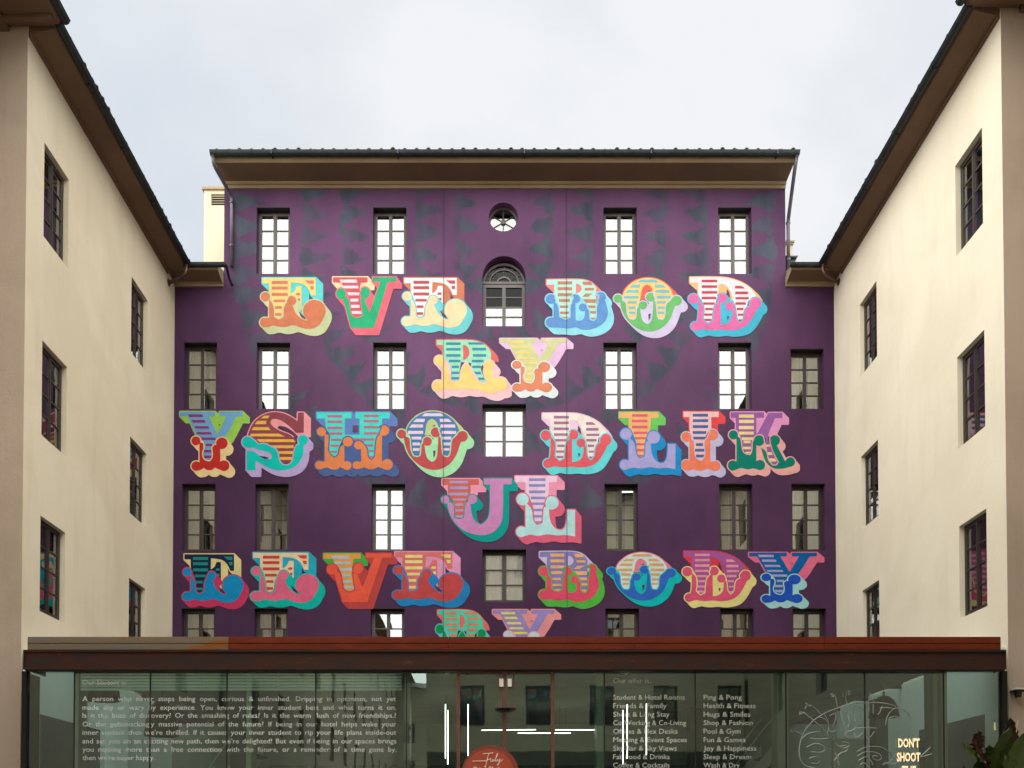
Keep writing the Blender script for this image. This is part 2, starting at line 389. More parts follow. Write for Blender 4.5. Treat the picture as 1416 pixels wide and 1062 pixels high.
def add_window(parent, pos, rotz, wd, ht, rows, coated, cur='mid', frame='frame', gap=0.0, label=None, key=None, dark_top=0, lin=True, glz='glass_plain'):
    d = window_meshes(wd, ht, rows, key or (wd, ht, rows))
    fm = M[frame]
    wnd = link('window', gm(d, 'frame', 'window_frame', fm), parent, at=pos, rotz=rotz, label=label)
    if lin and key != 'arch': link('lintel_dark_strip', gm(d, 'lin', 'lintel_dark_strip', M['black']), wnd, loc=(0, 0, 0))
    for sgn in (-1, 1):
        link('casement', gm(d, 'cas%d' % sgn, 'casement', fm), wnd, loc=(0, .002, 0))
        xc = sum(d['cx%d' % sgn])/2
        for r in range(rows):
            g = 'glass_sky' if (coated and r < rows-dark_top) else ('glass_dark' if dark_top else ('glass_mid' if cur == 'white' else glz))
            p = link('pane', gm(d, 'pane', 'pane', M[g]), wnd, loc=(xc, .012, d['z0']+d['ph']*r))
            p.rotation_euler = (R(random.uniform(-.35, .35)), 0, R(random.uniform(-.35, .35)))
        if cur:
            off = .06+gap*(1 if sgn > 0 else .4)
            link('curtain', gm(d, 'curtain', 'curtain', M['curtain_white' if cur == 'white' else 'curtain']), wnd, loc=(sgn*(wd/4+.0)+sgn*off*.3, (.16+.03*sgn) if cur != 'white' else .048+.008*sgn, 0))
    return wnd

# ================================================================== GROUND
FY = 20.9; KF = F/FY
g = MB(); g.quad((-400, -400, 0), (400, -400, 0), (400, 400, 0), (-400, 400, 0))
link('ground', g.mesh('ground', M['floor']), kind='structure')

# ================================================================== PURPLE HOTEL BLOCK
HB = thing('hotel_block', (0, FY, 0), 'tall purple painted hotel block with giant multicoloured circus letters, at the end of the courtyard', 'building')
XL = RY(240, 640, FY)[0]; XR = RY(1155, 640, FY)[0]
TL = RY(310, 300, FY)[0]; TR = RY(1086, 300, FY)[0]
ZT = RY(700, 257, FY)[1]; ZS = RY(270, 397, FY)[1]        # top of tall part, top of shoulders
def P_f(a, z, d): return (a, FY+d, z)
WW, WH = .85, 1.72
rowtop = {1: 286.5, 2: 473, 3: 668.5, 4: 841}
zt = {k: RY(600, v, FY)[1] for k, v in rowtop.items()}
cols = {1: 277, 2: 378, 3: 539, 5: 857.5, 7: 1016, 8: 1116}
wins = []
for c in (2, 3, 5, 7): wins.append((c, 1, cols[c]))
for r_ in (2, 3, 4):
    for c in cols:
        off = {2: 0, 3: -2, 4: -3}[r_] if c < 4 else {2: 0, 3: 1.5, 4: 3}[r_]
        wins.append((c, r_, cols[c]+off+(0)))
holes = []; wspec = []
for c, r_, px in wins:
    x = RY(px, rowtop[r_], FY)[0]; top = zt[r_]
    hh = WH
    if c == 8 and r_ == 2: top = RY(px, 482, FY)[1]; hh = 1.55
    h = (x-WW/2, x+WW/2, top-hh, top); holes.append(h); wspec.append((c, r_, h, hh))
cw = [(667, 727.5, 558, 632), (667, 727.5, 759, 832.5)]
ch = []
for (a, b, c_, d_) in cw:
    h = (RY(a, c_, FY)[0], RY(b, c_, FY)[0], RY(a, d_, FY)[1], RY(a, c_, FY)[1]); holes.append(h); ch.append(h)
ax0, azt = RY(667, 354, FY); ax1, azb = RY(727, 451, FY); arch = (ax0, ax1, azb, azt); holes.append(arch)
ox, oz = RY(696, 300, FY); orr = 20.5/KF; ocu = (ox-orr-.02, ox+orr+.02, oz-orr-.02, oz+orr+.02); holes.append(ocu)
wl = MB()
hs = [h for h in holes]
wall_grid(wl, TL, TR, 0, ZT, hs, P_f)
wall_grid(wl, XL-.3, TL, 0, ZS+.3, hs, P_f); wall_grid(wl, TR, XR+.3, 0, ZS+.3, hs, P_f)
for h in holes[:-2]: reveal(wl, h, P_f, .24)
# round opening
n = 40
def spandrel(mb, cx, cz, r, box, a0, a1, n, seg_d):
    x0, x1, z0, z1 = box
    def outer(t):
        c, s_ = math.cos(t), math.sin(t); k = 1e9
        if abs(c) > 1e-6: k = min(k, ((x1 if c > 0 else x0)-cx)/c)
        if abs(s_) > 1e-6: k = min(k, ((z1 if s_ > 0 else z0)-cz)/s_)
        return cx+c*k, cz+s_*k
    corners = [math.atan2(z-cz, x-cx) % (2*math.pi) for x in (x0, x1) for z in (z0, z1)]
    ts = sorted(set([a0+(a1-a0)*k/n for k in range(n+1)]+[c for c in corners if a0 < c < a1]))
    for a, b in zip(ts, ts[1:]):
        ia = (cx+r*math.cos(a), cz+r*math.sin(a)); ib = (cx+r*math.cos(b), cz+r*math.sin(b)); oa = outer(a); ob = outer(b)
        mb.quad(P_f(*ia, 0), P_f(*oa, 0), P_f(*ob, 0), P_f(*ib, 0))
        mb.quad(P_f(*ia, 0), P_f(*ib, 0), P_f(*ib, seg_d), P_f(*ia, seg_d))
spandrel(wl, ox, oz, orr, ocu, 0, 2*math.pi, 40, .24)
acx = (arch[0]+arch[1])/2; ar = (arch[1]-arch[0])/2; acz = azt-ar
spandrel(wl, acx, acz, ar-.0005, arch, 1e-4, math.pi-1e-4, 28, .24)
for xx in (arch[0], arch[1]): wl.quad(P_f(xx, azb, 0), P_f(xx, azb, .24), P_f(xx, acz, .24), P_f(xx, acz, 0))
wl.quad(P_f(arch[0], azb, 0), P_f(arch[1], azb, 0), P_f(arch[1], azb, .24), P_f(arch[0], azb, .24))
# sides and rear of the block
BK = FY+9
wl.quad((TL, FY, ZS), (TL, BK, ZS), (TL, BK, ZT), (TL, FY, ZT)); wl.quad((TR, FY, ZS), (TR, BK, ZS), (TR, BK, ZT), (TR, FY, ZT))
wl.quad((XL-.3, BK, 0), (XR+.3, BK, 0), (XR+.3, BK, ZS), (XL-.3, BK, ZS)); wl.quad((TL, BK, ZS), (TR, BK, ZS), (TR, BK, ZT), (TL, BK, ZT))
link('wall', wl.mesh('mural_wall', M['mural']), HB, label='purple mural wall with faded grey-blue serrated arcs')
# dark rooms behind the openings: floor slabs and a spine wall
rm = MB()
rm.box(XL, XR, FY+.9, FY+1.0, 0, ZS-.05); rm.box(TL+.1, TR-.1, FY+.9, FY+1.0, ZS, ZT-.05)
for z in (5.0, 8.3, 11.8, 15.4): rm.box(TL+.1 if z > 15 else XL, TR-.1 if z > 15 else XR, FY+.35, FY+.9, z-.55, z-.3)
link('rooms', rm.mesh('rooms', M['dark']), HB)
COATED = {(2, 1), (3, 1), (5, 1), (7, 1), (2, 2), (3, 2), (5, 2), (7, 2), (3, 3), (3, 4)}
for c, r_, h, hh in wspec:
    co_ = (c, r_) in COATED
    add_window(HB, ((h[0]+h[1])/2, FY+.19, h[2]), 0, WW, hh, 4, co_, 'mid', 'frame_glare' if co_ else 'frame', gap=random.uniform(0, .35), key=(WW, hh, 4))
for i, h in enumerate(ch):
    add_window(HB, ((h[0]+h[1])/2, FY+.19, h[2]), 0, h[1]-h[0], h[3]-h[2], 3, i == 0, 'mid' if i == 0 else 'white', 'frame_glare' if i == 0 else 'frame', key=('c', i))
# arched window
ah = acz-azb-.05
aw = add_window(HB, (acx, FY+.19, azb), 0, 2*ar-.01, ah, 4, True, None, 'frame_glare', key='arch', dark_top=2)
aw['label'] = 'arched window with fanlight'
fl = MB(); segs = 24
def ring(mb, cx, cz, r0, r1, y0, y1, a0, a1, n):
    for k in range(n):
        a = a0+(a1-a0)*k/n; b = a0+(a1-a0)*(k+1)/n
        def q(r, t, y): return (cx+r*math.cos(t), y, cz+r*math.sin(t))
        mb.quad(q(r0, a, y0), q(r1, a, y0), q(r1, b, y0), q(r0, b, y0)); mb.quad(q(r0, a, y1), q(r0, b, y1), q(r1, b, y1), q(r1, a, y1))
        mb.quad(q(r0, a, y0), q(r0, b, y0), q(r0, b, y1), q(r0, a, y1)); mb.quad(q(r1, a, y0), q(r1, a, y1), q(r1, b, y1), q(r1, b, y0))
zb = ah
ring(fl, 0, zb, ar-.06, ar-.005, 0, .06, 0, math.pi, segs); ring(fl, 0, zb, .16*ar/.54, .2*ar/.54, .0, .05, 0, math.pi, 14)
ring(fl, 0, zb, .36*ar/.54, .385*ar/.54, .004, .045, 0, math.pi, 20)
fl.box(-ar, ar, -.015, .07, zb-.001, zb+.06)
for k in range(1, 6):
    t = math.pi*k/6; d_ = Vector((math.cos(t), 0, math.sin(t)))
    fl.tube([Vector((0, .025, zb))+d_*.1, Vector((0, .025, zb))+d_*(ar-.05)], .011, 4)
link('fanlight', fl.mesh('fanlight', M['frame_glare']), aw, loc=(0, 0, 0))
fg = MB(); fg.poly([(-(ar-.04), .03, zb+.05)]+[(-(ar-.04)*math.cos(math.pi*k/20), .03, zb+.02+(ar-.05)*math.sin(math.pi*k/20)) for k in range(1, 20)]+[(ar-.04, .03, zb+.05)])
link('pane', fg.mesh('fan_pane', M['glass_dark']), aw, loc=(0, 0, 0))
# oculus
oc = MB(); ring(oc, 0, 0, orr-.045, orr-.002, 0, .06, 0, 2*math.pi, 40); ring(oc, 0, 0, 0.002, .065, -.01, .05, 0, 2*math.pi, 16)
for k in range(6):
    t = math.pi/2+math.pi*k/3; d_ = Vector((math.cos(t), 0, math.sin(t)))
    oc.tube([d_*.05+Vector((0, .02, 0)), d_*(orr-.03)+Vector((0, .02, 0))], .013, 4)
ow = link('window', oc.mesh('round_window_frame', M['frame_glare']), HB, at=(ox, FY+.17, oz), label='round window with six spokes')
for k in range(6):
    a = math.pi/2+math.pi*k/3; pts = [(0, 0, 0)]+[((orr-.03)*math.cos(a+math.pi/3*j/6), 0, (orr-.03)*math.sin(a+math.pi/3*j/6)) for j in range(7)]
    pm = MB(); pm.poly(pts); link('pane', pm.mesh('round_pane', M['glass_sky']), ow, loc=(0, .03, 0))
# expansion joints
jm = MB()
for px in (613.5, 783.5):
    x = RY(px, 500, FY)[0]; jm.box(x-.005, x+.005, FY-.028, FY-.0255, 3, ZT-.02)
link('expansion_joint', jm.mesh('expansion_joint', M['joint']), HB)

# main eave
OV = .8
EL = RY(295, 216, FY-OV)[0]; ER = RY(1101, 216, FY-OV)[0]; ZG = RY(700, 221, FY-OV)[1]
ev = MB()
prof = [(FY+.0, ZT-.09), (FY-.05, ZT-.09), (FY-.05, ZT-.02), (FY-.10, ZT-.02), (FY-.12, ZT+.03), (FY-OV+.12, ZG+.03), (FY-OV+.06, ZG+.08), (FY-OV+.06, ZG+.20), (FY, ZG+.20)]
WLx = TL+.02; WRx = TR-.0
for (a, b) in zip(prof, prof[1:]+prof[:1]):
    def xs_(p):
        t = (FY-p[0])/OV; return (WLx+(EL-WLx)*t, WRx+(ER-WRx)*t)
    ev.quad((xs_(a)[0], a[0], a[1]), (xs_(a)[1], a[0], a[1]), (xs_(b)[1], b[0], b[1]), (xs_(b)[0], b[0], b[1]), 1 if prof.index(a) in (4,) else 0)
for s_ in (0, 1):
    pts = []
    for p in prof:
        t = (FY-p[0])/OV; pts.append((WLx+(EL-WLx)*t if s_ == 0 else WRx+(ER-WRx)*t, p[0], p[1]))
    ev.poly(pts)
link('eave', ev.mesh('eave', [M['trim'], M['soffit']]), HB)
def gutter(mb, p0, p1, r=.07, m=0):
    """half round gutter with rolled lip"""
    p0 = Vector(p0); p1 = Vector(p1); d = (p1-p0).normalized(); u = d.cross(Vector((0, 0, 1))).normalized(); n_ = 8
    i0 = len(mb.v)
    for p in (p0, p1):
        for rr in (r, r-.008):
            mb.v += [tuple(p+u*(rr*math.cos(math.pi+math.pi*k/n_))+Vector((0, 0, rr*math.sin(math.pi+math.pi*k/n_)))) for k in range(n_+1)]
    q = n_+1
    for k in range(n_):
        mb.f.append((i0+k, i0+k+1, i0+2*q+k+1, i0+2*q+k)); mb.m.append(m)
        mb.f.append((i0+q+k, i0+3*q+k, i0+3*q+k+1, i0+q+k+1)); mb.m.append(m)
    for j in (0, n_): mb.f.append((i0+j, i0+2*q+j, i0+3*q+j, i0+q+j)); mb.m.append(m)
    for e_ in (0, 2): mb.f.append(tuple(range(i0+e_*q, i0+e_*q+q))); mb.m.append(m)
    mb.tube([p0+u*r, p1+u*r], .012, 5, m); mb.tube([p0-u*r, p1-u*r], .012, 5, m)
gx0 = RY(291, 213, FY-OV-.03)[0]; gx1 = RY(1105, 213, FY-OV-.03)[0]; gz = RY(700, 211, FY-OV-.03)[1]
gt = MB(); gutter(gt, (gx0, FY-OV-.03, gz), (gx1, FY-OV-.03, gz), .085)
for k in range(14):
    x = gx0+(gx1-gx0)*(k+.5)/14; gt.box(x-.012, x+.012, FY-OV-.13, FY-OV+.03, gz-.005, gz+.012)
    if k % 3 == 1: gt.box(x-.05, x-.02, FY-OV-.124, FY-OV+.06, gz-.092, gz-.002)
link('gutter', gt.mesh('gutter', M['gutter']), HB)
# roof slab
rf = MB(); sl_ = .30
rf.prism([(FY-OV, ZG+.17), (FY+4.2, ZG+.17+5*sl_), (FY+9.4, ZG+.17), (FY+9.4, ZG+.10), (FY+4.2, ZG+.1+5*sl_), (FY-OV, ZG+.10)], EL, ER, 'x')
link('roof', rf.mesh('roof', M['tile']), HB)
def half_tile(L=.42, r=.066, r2=.055, seg=6):
    mb = MB(); i = 0
    for y, rr in ((0, r), (L, r2)):
        for q in (rr, rr-.014):
            mb.v += [(q*math.cos(math.pi*k/seg), y, q*math.sin(math.pi*k/seg)) for k in range(seg+1)]
    s_ = seg+1
    for k in range(seg):
        mb.f.append((k, k+1, 2*s_+k+1, 2*s_+k)); mb.m.append(0); mb.f.append((s_+k, 3*s_+k, 3*s_+k+1, s_+k+1)); mb.m.append(0)
        mb.f.append((k, s_+k, s_+k+1, k+1)); mb.m.append(0)
    return mb.mesh('roof_tile', M['tile'], True)
tm = half_tile()
nt_ = 50; tilt = math.atan(sl_)
for k in range(nt_):
    x = EL+.1+(ER-EL-.2)*k/(nt_-1)
    t = link('roof_tile', tm, HB, at=(x+random.uniform(-.01, .01), FY-OV-.07+random.uniform(-.025, .02), ZG+.165+random.uniform(-.006, .008)))
    t.rotation_euler = (tilt, 0, R(random.uniform(-2, 2)))
ct = MB()
for r_ in range(1, 12):
    for k in range(nt_):
        x = EL+.1+(ER-EL-.2)*k/(nt_-1); y0 = FY-OV-.07+.38*r_; z0 = ZG+.185+.38*r_*sl_; i = len(ct.v)
        for y, rr in ((0, .075), (.42, .06)):
            ct.v += [(x+rr*math.cos(math.pi*q/4), y0+y, z0+y*sl_+rr*math.sin(math.pi*q/4)+.01) for q in range(5)]
        for q in range(4): ct.f.append((i+q, i+q+1, i+6+q, i+5+q)); ct.m.append(0)
link('roof_tiles', ct.mesh('roof_tiles', M['tile']), HB, kind='stuff')

# downpipes of the tall part
def pipe_part(name, pts, r, m, parent, brackets=()):
    mb = MB()
    # round the bends
    P = [Vector(p) for p in pts]; path = [P[0]]
    for a, b, c in zip(P, P[1:], P[2:]):
        l1 = min(.12, (b-a).length*.4); l2 = min(.12, (c-b).length*.4); q0 = b+(a-b).normalized()*l1; q1 = b+(c-b).normalized()*l2
        for k in range(5):
            t = k/4; path.append(q0*(1-t)**2+b*2*t*(1-t)+q1*t*t)
    path.append(P[-1]); mb.tube(path, r, 10)
    for z in brackets:
        x, y = P[-1][0], P[-1][1]; mb.tube([(x, y, z-.02), (x, y, z+.02)], r+.012, 10)
    return link(name, mb.mesh(name, m, True), parent)
xl = RY(320.5, 300, FY-.08)[0]; xr = RY(1089.5, 300, FY-.08)[0]
zsh = RY(320, 360, FY-.3)[1]
pipe_part('downpipe', [(gx0+.06, FY-OV-.03, gz-.05), (gx0+.07, FY-OV, gz-.28), (xl, FY-.07, ZT-.35), (xl, FY-.07, zsh-.0)], .045, M['pipe'], HB, (ZT-.5, ZT-1.6))
pipe_part('downpipe', [(gx1-.05, FY-OV-.03, gz-.05), (gx1-.08, FY-OV+.02, gz-.3), (xr+.04, FY+.02, ZT-.9), (xr+.04, FY+.02, zsh-.05)], .045, M['pipe'], HB, (ZT-.95, ZT-1.9))

# shoulders (lower eaves of the block that meet the wings)
OVS = .5
def shoulder(xa, xb, inner):
    z1 = ZS; zg = RY(285, 372, FY-OVS)[1]
    mb = MB(); pr = [(FY, z1-.0), (FY-.05, z1), (FY-.05, z1+.05), (FY-.12, z1+.06), (FY-OVS+.06, zg+.02), (FY-OVS+.03, zg+.06), (FY-OVS+.03, zg+.15), (FY, zg+.15)]
    mb.prism(pr, xa, xb, 'x'); mb.m = [0]*len(mb.m)
    mb.m[2+3] = 1
    link('eave', mb.mesh('lower_eave', [M['trim'], M['soffit']]), HB)
    return zg
SX0 = RY(309, 396, FY)[0]; SX1 = RY(1086, 396, FY)[0]
zg2 = shoulder(XL-.0, SX0, True); shoulder(SX1, XR, False)
ZWG = zg2+.10
gt = MB(); gutter(gt, (XL+.45, FY-OVS-.03, ZWG), (RY(314, 365, FY-OVS)[0], FY-OVS-.03, ZWG), .07)
link('gutter', gt.mesh('gutter', M['gutter']), HB)
gt = MB(); gutter(gt, (RY(1092, 365, FY-OVS)[0], FY-OVS-.03, ZWG), (XR-.45, FY-OVS-.03, ZWG), .07)
link('gutter', gt.mesh('gutter', M['gutter']), HB)
rf = MB()
rf.prism([(FY-OVS, zg2+.15), (FY+4, zg2+.15+4.5*.3), (FY+4, zg2+.02), (FY, zg2+.02)], XL-3, TL-.01, 'x')
rf.prism([(FY-OVS, zg2+.15), (FY+4, zg2+.15+4.5*.3), (FY+4, zg2+.02), (FY, zg2+.02)], TR+.01, XR+3, 'x')
link('roof', rf.mesh('lower_roof', M['tile']), HB)
pipe_part('downpipe', [(RY(313, 364, FY-OVS)[0], FY-OVS-.02, ZWG-.01), (xl-.02, FY-.2, ZWG-.12), (xl+.03, FY-.08, ZWG-.25)], .035, M['gutter'], HB)

# ================================================================== PAINTED LETTERS
def chaikin(pts, it=2, ang=50):
    pts = [np.array(p, float) for p in pts]
    keep = [False]*len(pts)
    n = len(pts)
    for i in range(n):
        a = pts[i]-pts[i-1]; b = pts[(i+1) % n]-pts[i]
        c = np.dot(a, b)/(np.linalg.norm(a)*np.linalg.norm(b)+1e-9)
        keep[i] = math.degrees(math.acos(max(-1, min(1, c)))) > ang
    for _ in range(it):
        q = []; kq = []; n = len(pts)
        for i in range(n):
            p = pts[i]
            if keep[i]: q.append(p); kq.append(True)
            else:
                q.append(p*.75+pts[i-1]*.25); kq.append(False); q.append(p*.75+pts[(i+1) % n]*.25); kq.append(False)
        pts, keep = q, kq
    return np.array(pts)
def sd_poly(pts, X, Y, ang=50):
    p = chaikin(pts, 2, ang); d = np.full(X.shape, 1e9); s_ = np.ones(X.shape)
    n = len(p)
    for i in range(n):
        a = p[i]; b = p[i-1]; e_ = b-a; wx = X-a[0]; wy = Y-a[1]
        t = np.clip((wx*e_[0]+wy*e_[1])/(e_@e_+1e-9), 0, 1)
        d = np.minimum(d, (wx-e_[0]*t)**2+(wy-e_[1]*t)**2)
        c1 = Y >= a[1]; c2 = Y < b[1]; c3 = (e_[0]*wy) > (e_[1]*wx)
        fl_ = (c1 & c2 & c3) | (~c1 & ~c2 & ~c3)
        s_ = np.where(fl_, -s_, s_)
    return s_*np.sqrt(d)
def field_faces(Fd, xs, ys):
    """polygons covering F<0"""
    out = []
    ins = Fd < 0
    full = ins[:-1, :-1] & ins[1:, :-1] & ins[:-1, 1:] & ins[1:, 1:]
    anyi = ins[:-1, :-1] | ins[1:, :-1] | ins[:-1, 1:] | ins[1:, 1:]
    ny, nx = full.shape
    for j in range(ny):
        i = 0; row = full[j]
        while i < nx:
            if row[i]:
                k = i
                while k < nx and row[k]: k += 1
                out.append([(xs[i], ys[j]), (xs[k], ys[j]), (xs[k], ys[j+1]), (xs[i], ys[j+1])]); i = k
            else: i += 1
    jj, ii = np.nonzero(anyi & ~full)
    for j, i in zip(jj, ii):
        cs = [(i, j), (i+1, j), (i+1, j+1), (i, j+1)]; pl = []
        for a in range(4):
            c0 = cs[a]; c1 = cs[(a+1) % 4]; f0 = Fd[c0[1], c0[0]]; f1 = Fd[c1[1], c1[0]]
            if f0 < 0: pl.append((xs[c0[0]], ys[c0[1]]))
            if (f0 < 0) != (f1 < 0):
                t = f0/(f0-f1); pl.append((xs[c0[0]]+(xs[c1[0]]-xs[c0[0]])*t, ys[c0[1]]+(ys[c1[1]]-ys[c0[1]])*t))
        if len(pl) >= 3: out.append(pl)
    return out
def bars(spec):
    """[(x0,x1,y0,y1)] or explicit polygons"""
    return [list(p) if isinstance(p[0], tuple) else [(p[0], p[2]), (p[1], p[2]), (p[1], p[3]), (p[0], p[3])] for p in spec]
def hb(x0, x1, ys_, h): return [(x0, x1, y, y+h) for y in ys_]

G = {}
G['Y'] = dict(o=(240, 555, 6.743), acut=400,
 B=[[(62, 98), (388, 98), (388, 140), (332, 140), (412, 312), (492, 140), (430, 140), (430, 98), (645, 98), (645, 140), (585, 140), (480, 350), (400, 385), (400, 420), (240, 380), (132, 140), (62, 140)]],
 S=bars([[(138, 122), (270, 122), (278, 148), (148, 148)], [(168, 174), (290, 174), (300, 200), (180, 200)], [(192, 232), (325, 232), (335, 256), (205, 256)], [(212, 288), (350, 288), (358, 310), (222, 310)], [(250, 338), (390, 338), (395, 362), (262, 362)], (300, 362, 396, 420), (284, 352, 452, 478), [(282, 506), (356, 506), (350, 532), (290, 532)]]),
 balls=[(210, 370, 42), (452, 393, 54), (212, 605, 44), (472, 602, 50)],
 D=[[(243, 385), (290, 390), (360, 430), (385, 405), (437, 430), (437, 575), (490, 600), (480, 648), (430, 640), (388, 618), (362, 640), (335, 646), (305, 640), (285, 622), (250, 645), (210, 648), (190, 600), (243, 575)]],
 P=[[(262, 350), (288, 385), (292, 440), (275, 480), (278, 520), (302, 546), (335, 552), (356, 530), (360, 480), (350, 440), (358, 400), (395, 365)]],
 AX=[[(325, 135), (500, 135), (412, 320)]], H=[[(422, 215), (440, 215), (430, 228)]])
G['S'] = dict(o=(240, 555, 6.743), acut=335,
 B=[[(690, 330), (700, 290), (740, 200), (800, 145), (870, 110), (950, 98), (1030, 112), (1090, 140), (1155, 185), (1160, 105), (1215, 105), (1215, 292), (1142, 295), (1085, 235), (1020, 185), (960, 163), (918, 165), (903, 195), (920, 235), (1000, 280), (1090, 310), (1140, 360), (1140, 400), (1120, 520), (1080, 580), (1000, 580), (975, 520), (960, 450), (800, 410), (740, 340)]],
 S=bars([[(815, 160), (880, 160), (900, 135), (845, 135)], [(757, 214), (865, 214), (865, 183), (785, 183)], [(730, 270), (908, 270), (882, 242), (745, 242)], [(715, 327), (1040, 330), (985, 303), (722, 303)], [(775, 354), (1115, 355), (1140, 381), (800, 381)], (905, 1120, 411, 438), (965, 1112, 466, 492), (980, 1108, 520, 547)]),
 balls=[(692, 382, 52), (1208, 362, 46)],
 D=[[(700, 340), (760, 365), (790, 405), (850, 392), (905, 425), (955, 445), (975, 490), (985, 560), (1020, 598), (1075, 598), (1115, 560), (1128, 440), (1165, 395), (1215, 400), (1212, 490), (1180, 570), (1120, 620), (1040, 645), (960, 645), (870, 618), (810, 580), (768, 555), (765, 645), (682, 645), (682, 465), (755, 465), (800, 510), (880, 545), (915, 535), (920, 500), (890, 475), (800, 455), (740, 430), (700, 435)]],
 P=[[(790, 340), (850, 380), (905, 405), (960, 425), (985, 455), (990, 545), (1020, 582), (1075, 582), (1105, 550), (1115, 440), (1150, 385), (1150, 330)]],
 H=[[(985, 240), (1020, 235), (1060, 255), (1110, 298), (1040, 275)], [(800, 512), (850, 515), (888, 540), (850, 540)]], Hc='C')
G['H'] = dict(o=(430, 555, 6.157), acut=325,
 B=[[(50, 95), (345, 95), (345, 147), (288, 147), (288, 285), (414, 285), (414, 147), (380, 147), (380, 95), (670, 95), (670, 147), (606, 147), (606, 240), (560, 300), (540, 420), (540, 490), (490, 490), (480, 420), (450, 350), (360, 320), (280, 310), (240, 380), (225, 470), (165, 470), (150, 400), (165, 290), (122, 230), (122, 147), (50, 147)]],
 S=bars(hb(140, 270, (117, 163, 215), 22)+[(158, 268, 265, 286), (170, 262, 318, 338), (352, 545, 315, 336)]+hb(450, 578, (113, 158, 210), 22)+[(450, 570, 263, 285), (165, 245, 368, 388), (165, 225, 420, 438), (450, 530, 366, 386), (495, 537, 414, 433), (500, 535, 465, 485)]),
 balls=[(90, 260, 38), (623, 250, 44), (315, 345, 42), (405, 375, 36), (72, 545, 36), (308, 548, 38), (390, 545, 34), (650, 540, 46)],
 D=[[(118, 280), (160, 290), (150, 400), (165, 455), (200, 480), (235, 460), (245, 390), (285, 370), (285, 520), (320, 520), (320, 582), (280, 578), (250, 560), (225, 580), (190, 585), (155, 572), (135, 560), (90, 580), (60, 575), (60, 515), (118, 515)],
    [(405, 370), (438, 350), (490, 420), (490, 480), (515, 500), (540, 485), (540, 330), (580, 290), (605, 270), (605, 515), (650, 500), (680, 580), (630, 582), (600, 568), (570, 558), (540, 578), (500, 582), (470, 570), (450, 560), (420, 578), (370, 570), (370, 515), (428, 515), (428, 395)]],
 P=[[(140, 240), (165, 290), (155, 400), (162, 440), (200, 472), (230, 450), (236, 385), (258, 330), (290, 290)], [(430, 290), (455, 345), (490, 400), (492, 470), (515, 492), (538, 470), (540, 400), (550, 310), (575, 270), (595, 220)]],
 AX=[[(280, 110), (420, 110), (420, 292), (280, 292)]], CX=[[(280, 385), (430, 385), (430, 545), (280, 545)]], H=[[(358, 207), (404, 207), (404, 262), (358, 262)]])
G['O'] = dict(o=(430, 555, 6.157), acut=290,
 B=[[(812, 245), (840, 185), (900, 125), (970, 93), (1040, 85), (1115, 95), (1190, 135), (1240, 190), (1262, 250), (1230, 300), (1200, 330), (1190, 450), (1160, 475), (1125, 465), (1115, 400), (1110, 320), (1090, 260), (1085, 210), (1065, 165), (1030, 148), (1000, 160), (980, 200), (972, 280), (940, 360), (935, 440), (910, 475), (870, 460), (855, 400), (845, 320), (820, 280)]],
 S=bars([[(945, 128), (1135, 128), (1105, 103), (970, 103)], [(870, 177), (965, 177), (972, 150), (900, 150)], [(835, 225), (955, 225), (955, 198), (860, 198)], (825, 955, 253, 279), (858, 940, 302, 326), (865, 928, 352, 376), (868, 925, 400, 422), [(1100, 177), (1200, 177), (1170, 150), (1095, 150)], [(1100, 225), (1232, 225), (1225, 198), (1105, 198)], (1115, 1236, 253, 279), (1118, 1195, 302, 326), (1125, 1187, 352, 376), (1125, 1180, 400, 420)]),
 balls=[(772, 280, 38), (992, 342, 38), (1062, 266, 42), (1290, 300, 46)],
 D=[[(790, 290), (830, 310), (850, 330), (855, 420), (885, 475), (920, 478), (940, 450), (935, 370), (965, 350), (975, 440), (990, 490), (1030, 518), (1065, 500), (1078, 440), (1085, 300), (1110, 310), (1118, 430), (1130, 470), (1165, 478), (1190, 450), (1192, 340), (1220, 310), (1260, 275), (1310, 330), (1275, 345), (1260, 400), (1230, 480), (1180, 540), (1120, 575), (1060, 588), (990, 580), (920, 545), (860, 490), (820, 430), (795, 350)]],
 P=[[(820, 250), (852, 310), (856, 420), (880, 462), (912, 466), (930, 440), (930, 360), (955, 300), (970, 240)], [(1092, 240), (1115, 300), (1122, 430), (1135, 462), (1165, 466), (1183, 440), (1186, 335), (1220, 290), (1250, 240)]],
 AX=[[(970, 150), (1090, 150), (1090, 330), (970, 330)]], CX=[[(970, 300), (970, 440), (990, 500), (1030, 525), (1070, 505), (1085, 440), (1085, 330), (1040, 330), (1010, 300)]], H=[[(1035, 215), (1062, 215), (1048, 200)], [(1040, 425), (1062, 418), (1058, 460), (1045, 485)]])
